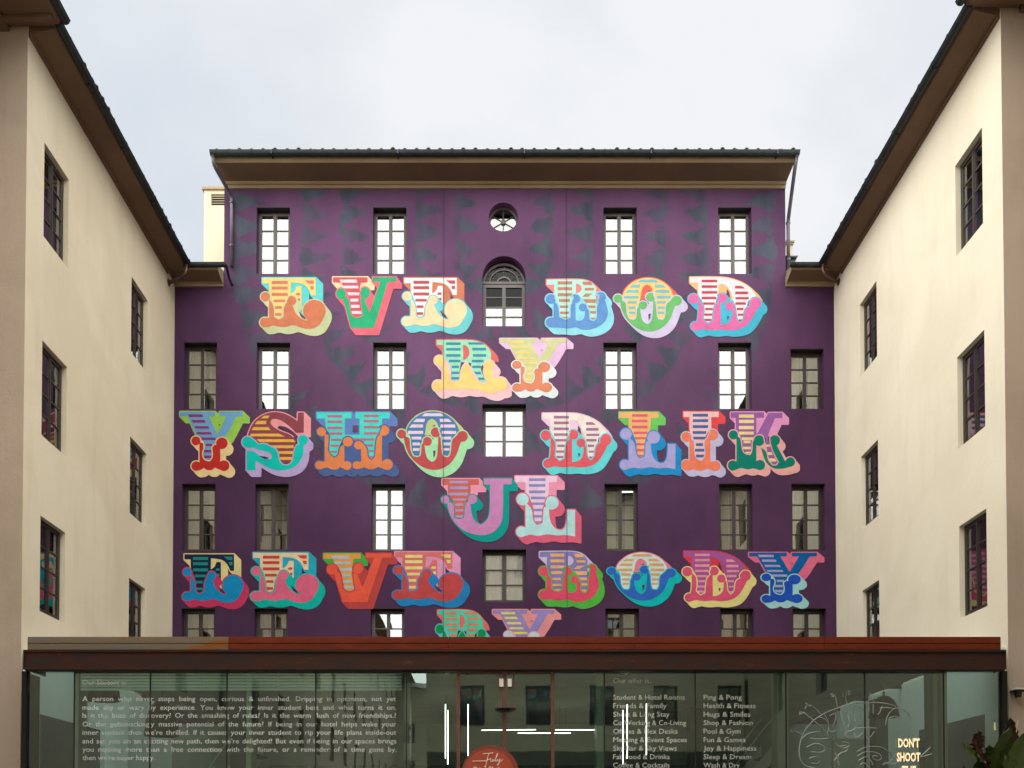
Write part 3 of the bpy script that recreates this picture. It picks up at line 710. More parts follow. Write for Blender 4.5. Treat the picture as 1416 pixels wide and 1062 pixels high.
G['D'] = dict(o=(735, 555, 6.586), acut=330,
 B=[[(100, 110), (380, 108), (470, 125), (560, 160), (640, 215), (680, 285), (610, 330), (600, 400), (580, 500), (540, 520), (510, 500), (500, 420), (480, 340), (465, 260), (430, 195), (385, 170), (352, 175), (345, 280), (325, 350), (300, 420), (300, 520), (260, 540), (220, 520), (215, 440), (215, 360), (172, 300), (172, 160), (100, 160)]],
 S=bars(hb(203, 340, (133, 185, 239), 24)+[(203, 330, 292, 315), (215, 318, 344, 366), (235, 300, 395, 417), (222, 298, 448, 468), (225, 290, 498, 518), [(495, 215), (585, 215), (555, 190), (497, 190)], (497, 610, 243, 268), (500, 617, 295, 316), (500, 592, 343, 366), (512, 570, 395, 416), (520, 572, 450, 468), (525, 568, 502, 520)]),
 balls=[(130, 312, 46), (382, 305, 44), (450, 380, 40), (675, 352, 52), (148, 568, 42)],
 D=[[(172, 320), (215, 365), (218, 440), (212, 510), (260, 545), (300, 520), (305, 440), (315, 375), (368, 320), (370, 555), (430, 545), (470, 500), (475, 400), (505, 410), (508, 500), (540, 535), (575, 510), (580, 410), (630, 370), (700, 385), (660, 470), (610, 550), (550, 590), (450, 608), (370, 595), (310, 605), (250, 600), (215, 590), (180, 603), (140, 605), (110, 570), (172, 530)]],
 P=[[(180, 290), (228, 370), (228, 440), (220, 500), (255, 536), (292, 516), (296, 440), (305, 380), (345, 280)], [(480, 310), (508, 400), (514, 500), (540, 526), (566, 500), (572, 415), (605, 350), (650, 290)]],
 AX=[[(350, 165), (475, 165), (485, 330), (350, 330)]], CX=[[(360, 330), (485, 330), (480, 500), (430, 552), (360, 560)]], H=[[(425, 220), (445, 250), (455, 305), (420, 270)], [(425, 470), (446, 480), (428, 512)]])
G['L'] = dict(o=(735, 555, 6.586), acut=320,
 B=[[(798, 100), (1155, 100), (1155, 152), (1085, 152), (1085, 250), (1060, 300), (1035, 360), (1030, 500), (985, 518), (955, 500), (950, 370), (930, 310), (885, 260), (885, 152), (798, 152)]],
 S=bars(hb(915, 1055, (118, 168, 223), 24)+[(930, 1055, 276, 299), (935, 1043, 326, 347), (952, 1032, 381, 402), (957, 1027, 434, 456), (965, 1028, 487, 508)]),
 balls=[(860, 300, 52), (1110, 330, 58), (850, 580, 46)],
 D=[[(885, 330), (940, 375), (950, 480), (985, 520), (1030, 505), (1040, 365), (1085, 370), (1090, 480), (1130, 550), (1190, 570), (1225, 540), (1240, 470), (1240, 390), (1310, 390), (1310, 620), (1230, 605), (1150, 615), (1080, 598), (1020, 612), (970, 615), (930, 600), (880, 620), (820, 600), (820, 550), (885, 540)]],
 P=[[(910, 260), (945, 350), (955, 380), (958, 480), (985, 510), (1020, 497), (1028, 370), (1070, 260)]])
G['I'] = dict(o=(920, 555, 7.08), acut=330,
 B=[[(178, 102), (522, 102), (522, 155), (450, 155), (450, 270), (400, 320), (380, 400), (395, 520), (360, 575), (310, 565), (285, 520), (290, 430), (265, 360), (235, 290), (235, 155), (178, 155)]],
 S=bars(hb(268, 418, (123, 176, 234), 28)+[(268, 400, 292, 320), (272, 390, 347, 374), (300, 368, 411, 438), (290, 380, 466, 493), (300, 383, 522, 550)]),
 balls=[(205, 350, 48), (462, 330, 52), (205, 625, 50), (488, 635, 50)],
 D=[[(235, 360), (275, 390), (290, 430), (280, 520), (305, 570), (360, 585), (395, 530), (385, 430), (385, 375), (440, 350), (440, 590), (490, 590), (490, 680), (440, 668), (405, 660), (380, 675), (340, 683), (300, 675), (275, 662), (230, 680), (190, 675), (190, 585), (235, 585)]],
 P=[[(245, 300), (270, 350), (292, 420), (288, 520), (312, 560), (350, 575), (385, 530), (376, 430), (378, 380), (430, 300)]])
G['K'] = dict(o=(920, 555, 7.08), acut=345,
 B=[[(640, 108), (965, 108), (965, 162), (890, 162), (890, 315), (905, 310), (1010, 112), (1145, 112), (1145, 165), (1075, 165), (1005, 320), (1005, 380), (1030, 440), (1110, 600), (1080, 630), (1020, 610), (985, 440), (980, 360), (900, 350), (850, 380), (850, 500), (825, 525), (770, 515), (750, 440), (740, 360), (690, 310), (690, 162), (640, 162)]],
 S=bars(hb(720, 866, (130, 182, 242), 32)+[(720, 864, 298, 326), (748, 862, 354, 380), [(765, 411), (835, 411), (832, 385), (765, 385)], (760, 836, 446, 470), (785, 840, 496, 512), [(1000, 500), (1040, 500), (1050, 526), (1005, 526)], [(1012, 560), (1075, 560), (1090, 590), (1020, 590)], [(975, 425), (1022, 425), (1026, 445), (982, 445)]]),
 balls=[(665, 330, 45), (918, 385, 52), (1070, 385, 52), (660, 630, 50), (925, 625, 50), (1222, 595, 46)],
 D=[[(695, 340), (745, 370), (748, 480), (780, 520), (830, 525), (850, 480), (850, 390), (890, 380), (890, 590), (930, 590), (930, 668), (880, 665), (860, 655), (820, 668), (780, 665), (740, 650), (690, 672), (650, 670), (650, 595), (695, 595)],
    [(935, 455), (990, 490), (1000, 580), (1040, 620), (1085, 620), (1105, 590), (1030, 440), (1050, 380), (1090, 430), (1170, 585), (1230, 570), (1230, 640), (1160, 660), (1080, 665), (1020, 640), (970, 580)]],
 P=[[(710, 300), (748, 370), (757, 480), (785, 512), (825, 518), (843, 485), (843, 390), (870, 300)], [(960, 330), (985, 430), (1000, 500), (1012, 560), (1050, 620), (1082, 620), (1100, 595), (1050, 510), (1020, 430), (1012, 320)]],
 AX=[[(885, 155), (1000, 120), (900, 320), (885, 320)]], CX=[[(885, 430), (945, 430), (975, 580), (930, 620), (885, 600)]])
G['U'] = dict(o=(590, 650, 6.436), acut=225,
 B=[[(140, 80), (465, 80), (465, 132), (390, 132), (390, 225), (345, 270), (335, 420), (290, 440), (255, 420), (245, 290), (190, 225), (190, 132), (140, 132)]],
 S=bars([(205, 372, 98, 120), (205, 368, 147, 173), (203, 365, 202, 228), (235, 350, 255, 272), (255, 325, 299, 318), (257, 325, 350, 370), (257, 325, 403, 425)]),
 balls=[(165, 265, 34), (408, 262, 40)],
 D=[[(180, 280), (240, 300), (245, 420), (290, 440), (335, 425), (340, 300), (388, 270), (395, 380), (420, 450), (480, 490), (540, 450), (565, 380), (565, 130), (510, 130), (510, 78), (757, 78), (757, 128), (680, 128), (680, 420), (650, 500), (590, 560), (500, 585), (400, 570), (310, 530), (240, 460), (200, 380)]],
 P=[[(205, 220), (250, 300), (254, 418), (290, 433), (326, 418), (330, 310), (380, 220)]])
G['E'] = dict(o=(240, 755, 6.743), acut=415,
 B=[[(102, 78), (565, 78), (565, 232), (530, 232), (500, 165), (450, 125), (350, 115), (347, 220), (385, 195), (400, 150), (442, 150), (442, 345), (405, 345), (395, 270), (340, 250), (285, 330), (270, 420), (240, 435), (210, 420), (205, 330), (190, 290), (160, 225), (160, 125), (102, 125)]],
 S=bars(hb(183, 322, (104, 153, 210), 27)+[(200, 300, 268, 292), (212, 272, 326, 350), (212, 268, 388, 412), [(470, 100), (550, 100), (550, 132), (505, 130)], [(515, 150), (550, 150), (550, 180), (525, 180)], [(400, 210), (430, 210), (430, 232), (390, 230)], (408, 430, 258, 282)]),
 balls=[(128, 245, 40), (355, 280, 42), (555, 370, 98), (122, 472, 42)],
 D=[[(160, 260), (205, 330), (205, 425), (240, 445), (285, 425), (290, 320), (330, 285), (370, 330), (390, 390), (440, 440), (490, 460), (560, 430), (640, 420), (600, 500), (530, 532), (450, 525), (370, 490), (320, 510), (260, 515), (200, 495), (150, 515), (110, 510), (110, 430), (160, 430)]],
 P=[[(175, 230), (212, 330), (214, 418), (240, 436), (270, 423), (278, 330), (330, 230)]],
 H=[[(450, 400), (475, 430), (478, 448), (440, 425)]])
G['V'] = dict(o=(440, 755, 6.436), acut=185,
 B=[[(48, 68), (378, 68), (378, 112), (315, 115), (300, 180), (315, 370), (325, 400), (285, 412), (240, 395), (210, 290), (170, 200), (130, 115), (48, 112)]],
 S=bars([[(112, 88), (272, 88), (280, 115), (125, 115)], [(137, 140), (288, 140), (295, 163), (150, 163)], [(185, 197), (302, 197), (298, 222), (195, 222)], (215, 290, 250, 275), [(218, 303), (300, 303), (302, 328), (222, 328)], [(222, 355), (318, 355), (322, 380), (235, 380)]]),
 balls=[(125, 210, 46), (352, 202, 48)],
 D=[[(140, 235), (185, 235), (212, 300), (225, 380), (285, 415), (330, 390), (310, 250), (345, 240), (395, 370), (500, 105), (425, 105), (425, 68), (652, 68), (652, 105), (572, 105), (437, 500), (220, 500)]],
 P=[[(150, 130), (208, 240), (218, 300), (225, 372), (250, 398), (290, 405), (322, 388), (308, 300), (298, 240), (320, 130)]])
G['B'] = dict(o=(735, 755, 6.586), acut=235,
 B=[[(75, 55), (330, 50), (420, 58), (480, 85), (512, 130), (505, 190), (515, 260), (515, 400), (485, 432), (450, 410), (440, 300), (385, 240), (330, 215), (280, 290), (280, 400), (240, 415), (190, 405), (180, 300), (140, 240), (140, 100), (75, 100)]],
 X=[[(332, 88), (365, 95), (388, 130), (375, 165), (332, 180)]],
 S=bars(hb(172, 298, (70, 123, 177), 28)+[(180, 280, 230, 256), (190, 265, 290, 311), (190, 270, 345, 366), (208, 272, 392, 408), [(385, 72), (460, 72), (480, 103), (400, 103)], (410, 490, 130, 152), [(388, 210), (440, 210), (482, 180), (415, 180)], [(390, 232), (508, 232), (505, 265), (395, 265)], (435, 505, 288, 312), (455, 508, 340, 362), [(458, 398), (508, 398), (495, 422), (465, 420)]]),
 balls=[(110, 232, 44), (328, 230, 40), (392, 308, 36), (550, 215, 46), (112, 445, 46)],
 D=[[(135, 250), (180, 290), (185, 395), (240, 420), (285, 400), (285, 280), (325, 245), (330, 425), (380, 430), (410, 400), (412, 320), (445, 320), (450, 415), (490, 435), (520, 400), (515, 300), (545, 240), (590, 250), (615, 330), (610, 400), (570, 460), (500, 500), (420, 515), (370, 505), (330, 485), (270, 502), (210, 495), (170, 490), (120, 495), (80, 470), (80, 410), (135, 400)]],
 P=[[(150, 215), (190, 300), (193, 390), (240, 410), (272, 393), (275, 290), (305, 215)], [(370, 200), (440, 295), (457, 340), (460, 408), (485, 424), (508, 398), (505, 300), (530, 200)]],
 CX=[[(325, 270), (415, 300), (415, 425), (325, 430)]])
G['R'] = dict(o=(580, 460, 6.157), acut=250,
 B=[[(148, 65), (400, 62), (500, 72), (570, 108), (612, 165), (608, 235), (550, 265), (525, 290), (525, 330), (570, 425), (545, 435), (480, 380), (440, 310), (440, 260), (355, 250), (345, 300), (335, 400), (305, 420), (272, 400), (272, 300), (235, 240), (200, 210), (200, 105), (148, 105)]],
 X=[[(372, 102), (410, 115), (432, 170), (410, 220), (372, 237)]],
 S=bars(hb(228, 350, (84, 132, 184), 22)+[(250, 350, 232, 253), (275, 337, 282, 303), (273, 337, 332, 354), (273, 337, 380, 400), [(410, 84), (535, 84), (552, 103), (425, 103)], (450, 567, 130, 153), (455, 568, 184, 206), (445, 545, 232, 254), (450, 525, 282, 302), [(465, 334), (520, 334), (527, 356), (480, 356)], [(490, 384), (545, 384), (560, 402), (510, 402)]]),
 balls=[(170, 240, 42), (595, 280, 42), (160, 455, 48), (690, 440, 58)],
 D=[[(200, 240), (235, 280), (262, 400), (300, 425), (345, 410), (360, 300), (400, 255), (435, 310), (460, 380), (530, 440), (580, 430), (540, 330), (570, 280), (620, 320), (640, 400), (700, 480), (640, 525), (560, 515), (500, 480), (440, 490), (380, 475), (330, 490), (280, 490), (230, 475), (190, 500), (150, 500), (130, 430), (195, 420)]],
 P=[[(215, 210), (270, 290), (270, 400), (305, 418), (336, 398), (342, 300), (385, 210)], [(425, 200), (450, 310), (490, 388), (545, 425), (560, 412), (525, 330), (525, 290), (560, 200)]])

GC = {}
def glyph(ch):
    """layers of one letter in its own trace pixels: list of (slot, polygons)"""
    if ch in GC: return GC[ch]
    g_ = G[ch]; allp = [p for pl in g_['B']+g_['D'] for p in pl]
    x0 = min(p[0] for p in allp)-60; x1 = max(p[0] for p in allp)+90; y0 = min(p[1] for p in allp)-24; y1 = max(p[1] for p in allp)+90
    for (bx, by, br) in g_['balls']: x0 = min(x0, bx-br-24)
    st = 4.0; xs = np.arange(x0, x1, st); ys = np.arange(y0, y1, st); X, Y = np.meshgrid(xs, ys)
    o_ = 10.0
    def U(pls, ang=50):
        f = np.full(X.shape, 1e9)
        for pl in pls: f = np.minimum(f, sd_poly(pl, X, Y, ang))
        return f
    Bf = U(g_['B'], 42)
    Bu = Bf.copy()
    for c in g_.get('X', []): Bf = np.maximum(Bf, -sd_poly(c, X, Y, 70))
    Pf = U(g_['P'])
    if ch == 'Y': Bf = np.minimum(Bf, Pf)
    Df = U(g_['D'], 60)
    for bx, by, br in g_['balls']: Df = np.minimum(Df, np.sqrt((X-bx)**2+(Y-by)**2)-br)
    def sweep(f, vx, vy):
        out_ = f.copy(); n_ = 14
        for k in range(1, n_+1):
            dx = int(round(vx*k/n_/st)); dy = int(round(vy*k/n_/st)); sh = np.full(f.shape, 1e9)
            sh[dy:, dx:] = f[:f.shape[0]-dy, :f.shape[1]-dx]; out_ = np.minimum(out_, sh)
        return out_
    A = sweep(Bu, 56, 58)-o_
    if 'AX' in g_: A = np.minimum(A, U(g_['AX'], 60))
    A = np.maximum(A, Y-g_['acut'])
    C = np.minimum(Df-o_, sweep(Df, 46, 56)-o_*.6)
    if 'CX' in g_: C = np.minimum(C, U(g_['CX'], 60))
    C = np.maximum(C, -Pf); Dm = np.maximum(Df, -(Pf-o_))
    lay = [(0, field_faces(A, xs, ys)), (1, field_faces(Bf, xs, ys)), (2, g_['S']), (3, field_faces(C, xs, ys)), (4, field_faces(Dm, xs, ys))]
    if 'H' in g_: lay.append((5, g_['H']))
    px = [p[0] for s_ in (0, 3) for pl in lay[s_][1] for p in pl]; py = [p[1] for s_ in (0, 3) for pl in lay[s_][1] for p in pl]
    GC[ch] = (lay, (min(px), max(px), min(py), max(py)), g_['o']); return GC[ch]
HOLE = M['mural']
def letter(ch, bbox, cols_, label, par, ident=False, clip=None):
    lay, bb, (ox_, oy_, sc) = glyph(ch)
    mb = MB()
    for slot, polys in lay:
        dep = -.003-.0022*slot-(.0011 if par else 0)
        for pl in polys:
            pts = []
            for (x, y) in pl:
                if ident: ix = x/sc+ox_; iy = y/sc+oy_
                else:
                    ix = bbox[0]+(x-bb[0])/(bb[1]-bb[0])*(bbox[1]-bbox[0]); iy = bbox[2]+(y-bb[2])/(bb[3]-bb[2])*(bbox[3]-bbox[2])
                X_, Z_ = RY(ix, iy, FY); pts.append((X_, FY+dep, Z_))
            mb.poly(pts, slot)
    ms = [paint(c) for c in cols_]+[HOLE]
    o = link('painted_letter', mb.mesh('painted_letter', ms), HB, label=label)
    return o
LT = [
 ('E', (358, 459, 383, 465), [(105, 215, 215), (245, 220, 130), (222, 130, 115), (205, 215, 165), (218, 130, 95)], 'letter E in yellow, turquoise and orange, first letter of the top row'),
 ('V', (459, 556, 382, 464), [(250, 225, 180), (215, 100, 105), (235, 225, 240), (235, 115, 130), (50, 185, 130)], 'letter V with green arm and pink shade in the top row'),
 ('E', (554, 654, 383, 463), [(215, 130, 100), (250, 245, 245), (200, 95, 105), (120, 215, 220), (252, 225, 180)], 'letter E in cream and white with light blue shade in the top row'),
 ('B', (753, 849, 385, 466), [(240, 140, 140), (190, 240, 225), (200, 140, 115), (150, 225, 240), (105, 155, 215)], 'letter B in mint and blue with brown stripes in the top row'),
 ('O', (847, 951, 383, 468), [(240, 110, 95), (250, 210, 130), (125, 200, 210), (215, 205, 235), (115, 195, 115)], 'letter O in yellow and green with a red rim in the top row'),
 ('D', (950, 1061, 382, 467), [(250, 190, 130), (240, 235, 240), (205, 75, 90), (75, 190, 220), (232, 115, 175)], 'letter D in white, pink and blue, last letter of the top row'),
 ('R', (599, 708, 467, 552), [(232, 115, 110), (165, 235, 195), (75, 150, 185), (250, 205, 210), (250, 220, 135)], 'letter R in mint and pale yellow in the second row'),
 ('Y', (690, 793, 467, 551), [(240, 200, 235), (215, 220, 160), (250, 220, 140), (235, 245, 245), (230, 145, 110)], 'letter Y in pale pink with orange foot in the second row'),
 ('Y', (247, 346, 566, 661), [(160, 215, 90), (120, 175, 220), (145, 60, 125), (245, 220, 160), (205, 50, 45)], 'letter Y in lime and blue with red foot at the left end of the third row'),
 ('S', (333, 438, 567, 664), [(250, 165, 170), (150, 75, 85), (245, 190, 80), (195, 175, 225), (0, 205, 190)], 'letter S in maroon, yellow and turquoise'),
 ('H', (436, 549, 567, 659), [(105, 140, 205), (75, 230, 215), (195, 115, 145), (80, 105, 160), (235, 140, 85)], 'letter H in turquoise and orange'),
 ('O', (544, 655, 565, 661), [(200, 215, 150), (85, 135, 185), (245, 220, 240), (175, 240, 185), (205, 85, 90)], 'letter O in blue and red with pale green rim in the third row'),
 ('D', (745, 857, 569, 656), [(245, 210, 235), (252, 240, 230), (175, 125, 165), (105, 225, 230), (235, 100, 110)], 'letter D in cream and coral with cyan shade in the third row'),
 ('L', (855, 945, 567, 662), [(115, 210, 100), (250, 190, 125), (235, 105, 120), (30, 150, 215), (180, 175, 230)], 'letter L in peach and lilac with blue shade'),
 ('I', (940, 1004, 567, 662), [(240, 80, 85), (252, 205, 205), (75, 110, 175), (205, 200, 235), (250, 135, 100)], 'letter I in pale pink with blue stripes and orange foot'),
 ('K', (1004, 1109, 567, 659), [(245, 165, 215), (165, 105, 175), (252, 230, 160), (250, 185, 180), (0, 135, 115)], 'letter K in purple and dark green, last of the third row'),
 ('U', (607, 719, 658, 749), [(250, 165, 190), (215, 110, 95), (180, 165, 215), (0, 165, 155), (215, 145, 200)], 'letter U in pink with teal shade'),
 ('L', (711, 804, 657, 753), [(250, 160, 190), (250, 215, 240), (150, 150, 210), (235, 105, 135), (190, 240, 240)], 'letter L in pale blue with rose shade in the fourth row'),
 ('E', (249, 344, 763, 843), [(240, 225, 155), (30, 40, 80), (25, 150, 140), (210, 60, 105), (15, 150, 210)], 'letter E in navy and bright blue with crimson shade at the left end of the fifth row'),
 ('E', (345, 450, 763, 843), [(35, 180, 205), (245, 220, 180), (215, 75, 65), (0, 195, 180), (235, 110, 145)], 'letter E in cream and pink with turquoise shade in the fifth row'),
 ('V', (443, 545, 761, 843), [(75, 180, 75), (240, 170, 75), (185, 205, 225), (200, 75, 75), (250, 100, 75)], 'letter V in tomato red with orange serif in the fifth row'),
 ('E', (541, 650, 762, 841), [(240, 165, 205), (235, 125, 120), (250, 235, 150), (35, 140, 205), (205, 80, 80)], 'letter E in brick red with blue shade in the fifth row'),
 ('B', (742, 838, 760, 839), [(215, 205, 235), (145, 135, 200), (250, 190, 120), (90, 195, 75), (240, 85, 115)], 'letter B in lilac and rose with green shade in the fifth row'),
 ('O', (838, 943, 763, 839), [(250, 130, 155), (215, 245, 245), (235, 180, 115), (0, 205, 205), (55, 110, 210)], 'letter O in white and royal blue with cyan shade in the fifth row'),
 ('D', (942, 1046, 761, 841), [(230, 65, 75), (180, 95, 165), (250, 165, 180), (245, 235, 150), (235, 90, 130)], 'letter D in purple and pink with pale yellow shade in the fifth row'),
 ('Y', (1034, 1140, 763, 842), [(245, 120, 155), (0, 105, 175), (180, 175, 225), (175, 235, 235), (35, 90, 205)], 'letter Y in two blues with pink shade, last of the fifth row'),
 ('R', (599, 692, 842, 922), [(245, 125, 115), (80, 225, 190), (245, 140, 105), (120, 210, 215), (0, 165, 90)], 'letter R in turquoise and green, its foot hidden behind the canopy'),
 ('Y', (680, 776, 842, 922), [(252, 165, 165), (165, 150, 215), (250, 235, 120), (245, 180, 215), (225, 235, 240)], 'letter Y in lilac with yellow stripes, its foot hidden behind the canopy'),
]
IDENT = {8, 9, 10, 11, 12, 13, 14, 15, 16, 18, 20, 22, 6}
for i, (c, bb, cs, lb) in enumerate(LT): letter(c, bb, cs, lb, i % 2 == 1, ident=i in IDENT)

# ================================================================== WINGS
rel = lambda z: z
WR_ = [zt[2], zt[3], zt[4]]
def wing(side, X0, name, label, ycorner, ywin, near_over, wallmat):
    """side -1: left wing (faces +X), +1: right wing"""
    T = thing(name, (X0, 17, 0), label, 'building')
    XN = X0+side*.62; YN = -62.0 if side < 0 else -16.0
    rz = R(90) if side < 0 else R(-90)
    def P(a, z, d): return (X0+side*d, a, z)
    def PN(a, z, d): return (XN+side*d, a, z)
    ztop = ZS+.35
    hl = []
    for i, yc in enumerate(ywin):
        for zz in WR_: hl.append((yc-.43, yc+.43, zz-1.72, zz))
    mb = MB(); wall_grid(mb, ycorner, FY+.3, 0, ztop, hl, P)
    for h in hl: reveal(mb, h, P, .2)
    w_ = link('wall', mb.mesh('wing_wall', wallmat), T)
    # front return, facing the camera, and the plane wall that runs on past it
    mb = MB()
    mb.quad((X0, ycorner, 0), (XN+side*.01, ycorner, 0), (XN+side*.01, ycorner, ztop), (X0, ycorner, ztop))
    nh = []
    yy = ycorner-2.6
    ys_ = []
    while yy > YN+1: ys_.append(yy); yy -= 3.6
    for yc in ys_:
        for zz in WR_: nh.append((yc-.43, yc+.43, zz-1.72, zz))
    wall_grid(mb, YN, ycorner, 0, ztop, nh, PN)
    for h in nh: reveal(mb, h, PN, .2)
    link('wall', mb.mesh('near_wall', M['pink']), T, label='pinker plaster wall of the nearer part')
    bk = MB()
    bk.box(X0+side*1.0, X0+side*1.05, YN, FY+.2, 0, ztop-.1) if side > 0 else bk.box(X0-1.05, X0-1.0, YN, FY+.2, 0, ztop-.1)
    bk.quad((X0+side*7, YN, 0), (X0+side*7, FY+6, 0), (X0+side*7, FY+6, ztop), (X0+side*7, YN, ztop))
    for yq in (YN, FY+6): bk.quad((XN, yq, 0), (X0+side*7, yq, 0), (X0+side*7, yq, ztop), (XN, yq, ztop))
    bk.box(min(X0+side*.3, X0+side*1), max(X0+side*.3, X0+side*1), YN+.1, FY, ztop-.2, ztop-.1)
    link('rooms', bk.mesh('wing_rooms', M['dark']), T)
    for yc in ywin:
        for zz in WR_:
            add_window(T, (X0+side*.10, yc, zz-1.72), rz, .86, 1.72, 4, False, 'mid', 'frame', gap=random.uniform(0, .3), key=(.86, 1.72, 4), lin=False, glz='glass_wing')
    fm = MB(); d = window_meshes(.86, 1.72, 4, (.86, 1.72, 4))
    sm = MB(); fr = d['frame']; sm.v = list(fr.v); sm.f = list(fr.f); sm.m = [0]*len(fr.f)
    for s2 in ('cas-1', 'cas1'):
        c_ = d[s2]; i0 = len(sm.v); sm.v += c_.v; sm.f += [tuple(q+i0 for q in f_) for f_ in c_.f]; sm.m += [0]*len(c_.f)
    sm.box(-.4, .4, .014, .02, .05, 1.66, 1)
    if 'simple' not in WM: WM['simple'] = sm.mesh('window_simple', [M['frame'], M['glass_plain']])
    for yc in ys_:
        for zz in WR_:
            link('window', WM['simple'], T, at=(XN+side*.16, yc, zz-1.72), rotz=rz)
    # eave, gutter, roof of the far part
    ov = .5
    def Pe(o_, z): return (X0-side*o_, z)
    zg = zg2
    pr = [(X0, ZS), (X0-side*.04, ZS), (X0-side*.04, ZS+.05), (X0-side*.11, ZS+.06), (X0-side*(ov-.06), zg+.02), (X0-side*(ov-.03), zg+.06), (X0-side*(ov-.03), zg+.15), (X0, zg+.15)]
    mb = MB(); mb.prism(pr, ycorner+.02, FY-OVS+.0 if True else FY, 'y'); mb.m = [0]*len(mb.m); mb.m[2+3] = 1; mb.m[2+4] = 1
    link('eave', mb.mesh('wing_eave', [M['soffit'], M['soffit']]), T)
    mb = MB(); gutter(mb, (X0-side*(ov+.03), ycorner-.02, ZWG), (X0-side*(ov+.03), FY-OVS-.03, ZWG), .075)
    for k in range(9):
        y = ycorner+.4+k*.72; mb.box(min(X0-side*(ov-.06), X0-side*(ov+.11)), max(X0-side*(ov-.06), X0-side*(ov+.11)), y-.012, y+.012, ZWG-.003, ZWG+.012)
        if k % 2: mb.tube([(X0-side*(ov+.03), y-.02, ZWG-.003), (X0-side*(ov+.03), y+.02, ZWG-.003)], .088, 10)
    link('gutter', mb.mesh('wing_gutter', M['gutter'], False), T)
    sl = .3
    mb = MB(); mb.prism([(X0-side*ov, zg+.15), (X0+side*4, zg+.15+4.5*sl), (X0+side*4, zg+.05+4.5*sl), (X0-side*ov, zg+.05)], ycorner+.0, FY+4, 'y')
    link('roof', mb.mesh('wing_roof', M['tile']), T)
    # near part: deeper eave
    nov = near_over
    mb = MB(); zN = zg+.03
    mb.prism([(XN, zN-.08), (XN-side*.3, zN-.08), (XN-side*.3, zN), (XN-side*(nov-.05), zN+.03), (XN-side*nov, zN+.09), (XN-side*nov, zN+.2), (XN, zN+.2)], YN, ycorner+.0, 'y')
    link('eave', mb.mesh('near_eave', M['soffit']), T)
    for k in range(5):
        y = ycorner-.18-k*.9
        if y > YN: 
            q = MB(); q.box(-.04, .04, -.045, .045, 0, .085) if False else q.prism([(XN-side*.31, zN-.07), (XN-side*(nov-.1), zN-.035), (XN-side*(nov-.1), zN+.02), (XN-side*.31, zN-.01)], y-.045, y+.045, 'y')
            link('rafter', q.mesh('rafter', M['soffit']), T)
    mb = MB(); gutter(mb, (XN-side*(nov+.05), YN, zN+.13), (XN-side*(nov+.05), ycorner+.02, zN+.13), .075)
    link('gutter', mb.mesh('near_gutter', M['gutter']), T)
    mb = MB(); mb.prism([(XN-side*nov, zN+.2), (XN+side*4.5, zN+.2+(4.5+nov)*sl), (XN+side*4.5, zN+.1+(4.5+nov)*sl), (XN-side*nov, zN+.1)], YN, ycorner, 'y')
    link('roof', mb.mesh('near_roof', M['tile']), T)
    # roof tiles along the eave (far part) one by one
    nn = 26
    for k in range(nn):
        y = ycorner+.12+(FY-OVS-ycorner-.2)*k/(nn-1)
        t = link('roof_tile', tm, T, at=(X0-side*(ov+.06)+random.uniform(-.02, .02), y, zg+.125+random.uniform(-.012, .016)))
        t.rotation_euler = (math.atan(sl), 0, rz+R(random.uniform(-2, 2)))
    # swan neck pipe at the inner corner
    y = FY-OVS-.12; zz = ZWG-.05
    if side < 0: e_ = RX(232, 389, X0)
    else: e_ = RX(1161, 388, X0)
    pipe_part('downpipe', [(X0-side*(ov+.02), y, zz), (X0-side*(ov+.02), y-.02, zz-.28), (X0-side*.03, e_[0]+.05, e_[1]), (X0+side*.02, e_[0]+.05, e_[1])], .04, M['copper'], T)
    ro = MB(); ro.tube([(X0-side*.015, e_[0]+.05, e_[1]), (X0+side*.005, e_[0]+.05, e_[1])], .085, 12)
    link('pipe_rosette', ro.mesh('pipe_rosette', M['copper']), T)
    return T
XLW = RY(240, 640, FY)[0]; XRW = RY(1155, 640, FY)[0]
YLC = RX(32.5, 600, XLW)[0]; YRC = RX(1390.5, 600, XRW)[0]
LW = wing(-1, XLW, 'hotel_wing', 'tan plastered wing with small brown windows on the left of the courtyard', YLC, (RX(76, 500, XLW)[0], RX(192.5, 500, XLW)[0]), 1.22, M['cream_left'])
RW = wing(1, XRW, 'hotel_wing', 'pale cream plastered wing with small brown windows on the right of the courtyard', YRC, (RX(1342, 500, XRW)[0], RX(1201, 500, XRW)[0]), 1.25, M['cream'])

# ================================================================== BUILDING ACROSS THE COURTYARD (seen mirrored in the glass)
OY = -3.1
OB = thing('hotel_block', (4, OY, 0), 'cream hotel block across the courtyard, seen mirrored in the canopy glass', 'building')
OX0 = -2.55; OX1 = XRW+.6; OZ = 20.2
def PO(a, z, d): return (a, OY-d, z)
oh = []
VD = 13.8+13.8-OY       # mirrored distance through the glass front
for px in (652.5, 744.5, 833, 921.5, 1010, 1101):
    xc = (px-PX)/F*VD
    for top in (CZ+(1155-947)/F*VD, CZ+(1155-947)/F*VD+3.3, CZ+(1155-947)/F*VD+6.6, CZ+(1155-947)/F*VD+9.9): oh.append((xc-.46, xc+.46, top-1.5, top))
mb = MB(); wall_grid(mb, OX0, OX1, 4.7, OZ, oh, PO)
for h in oh: reveal(mb, h, PO, .2)
mb.quad((OX0, OY, 4.7), (OX0, OY-8, 4.7), (OX0, OY-8, OZ), (OX0, OY, OZ)); mb.quad((OX0, OY-8, 0), (OX1, OY-8, 0), (OX1, OY-8, OZ), (OX0, OY-8, OZ))
link('wall', mb.mesh('opposite_wall', M['cream_left']), OB)
mb = MB(); mb.box(OX0, OX1, OY-8, OY+.03, 0, 4.7); link('base', mb.mesh('opposite_base', M['stone']), OB)
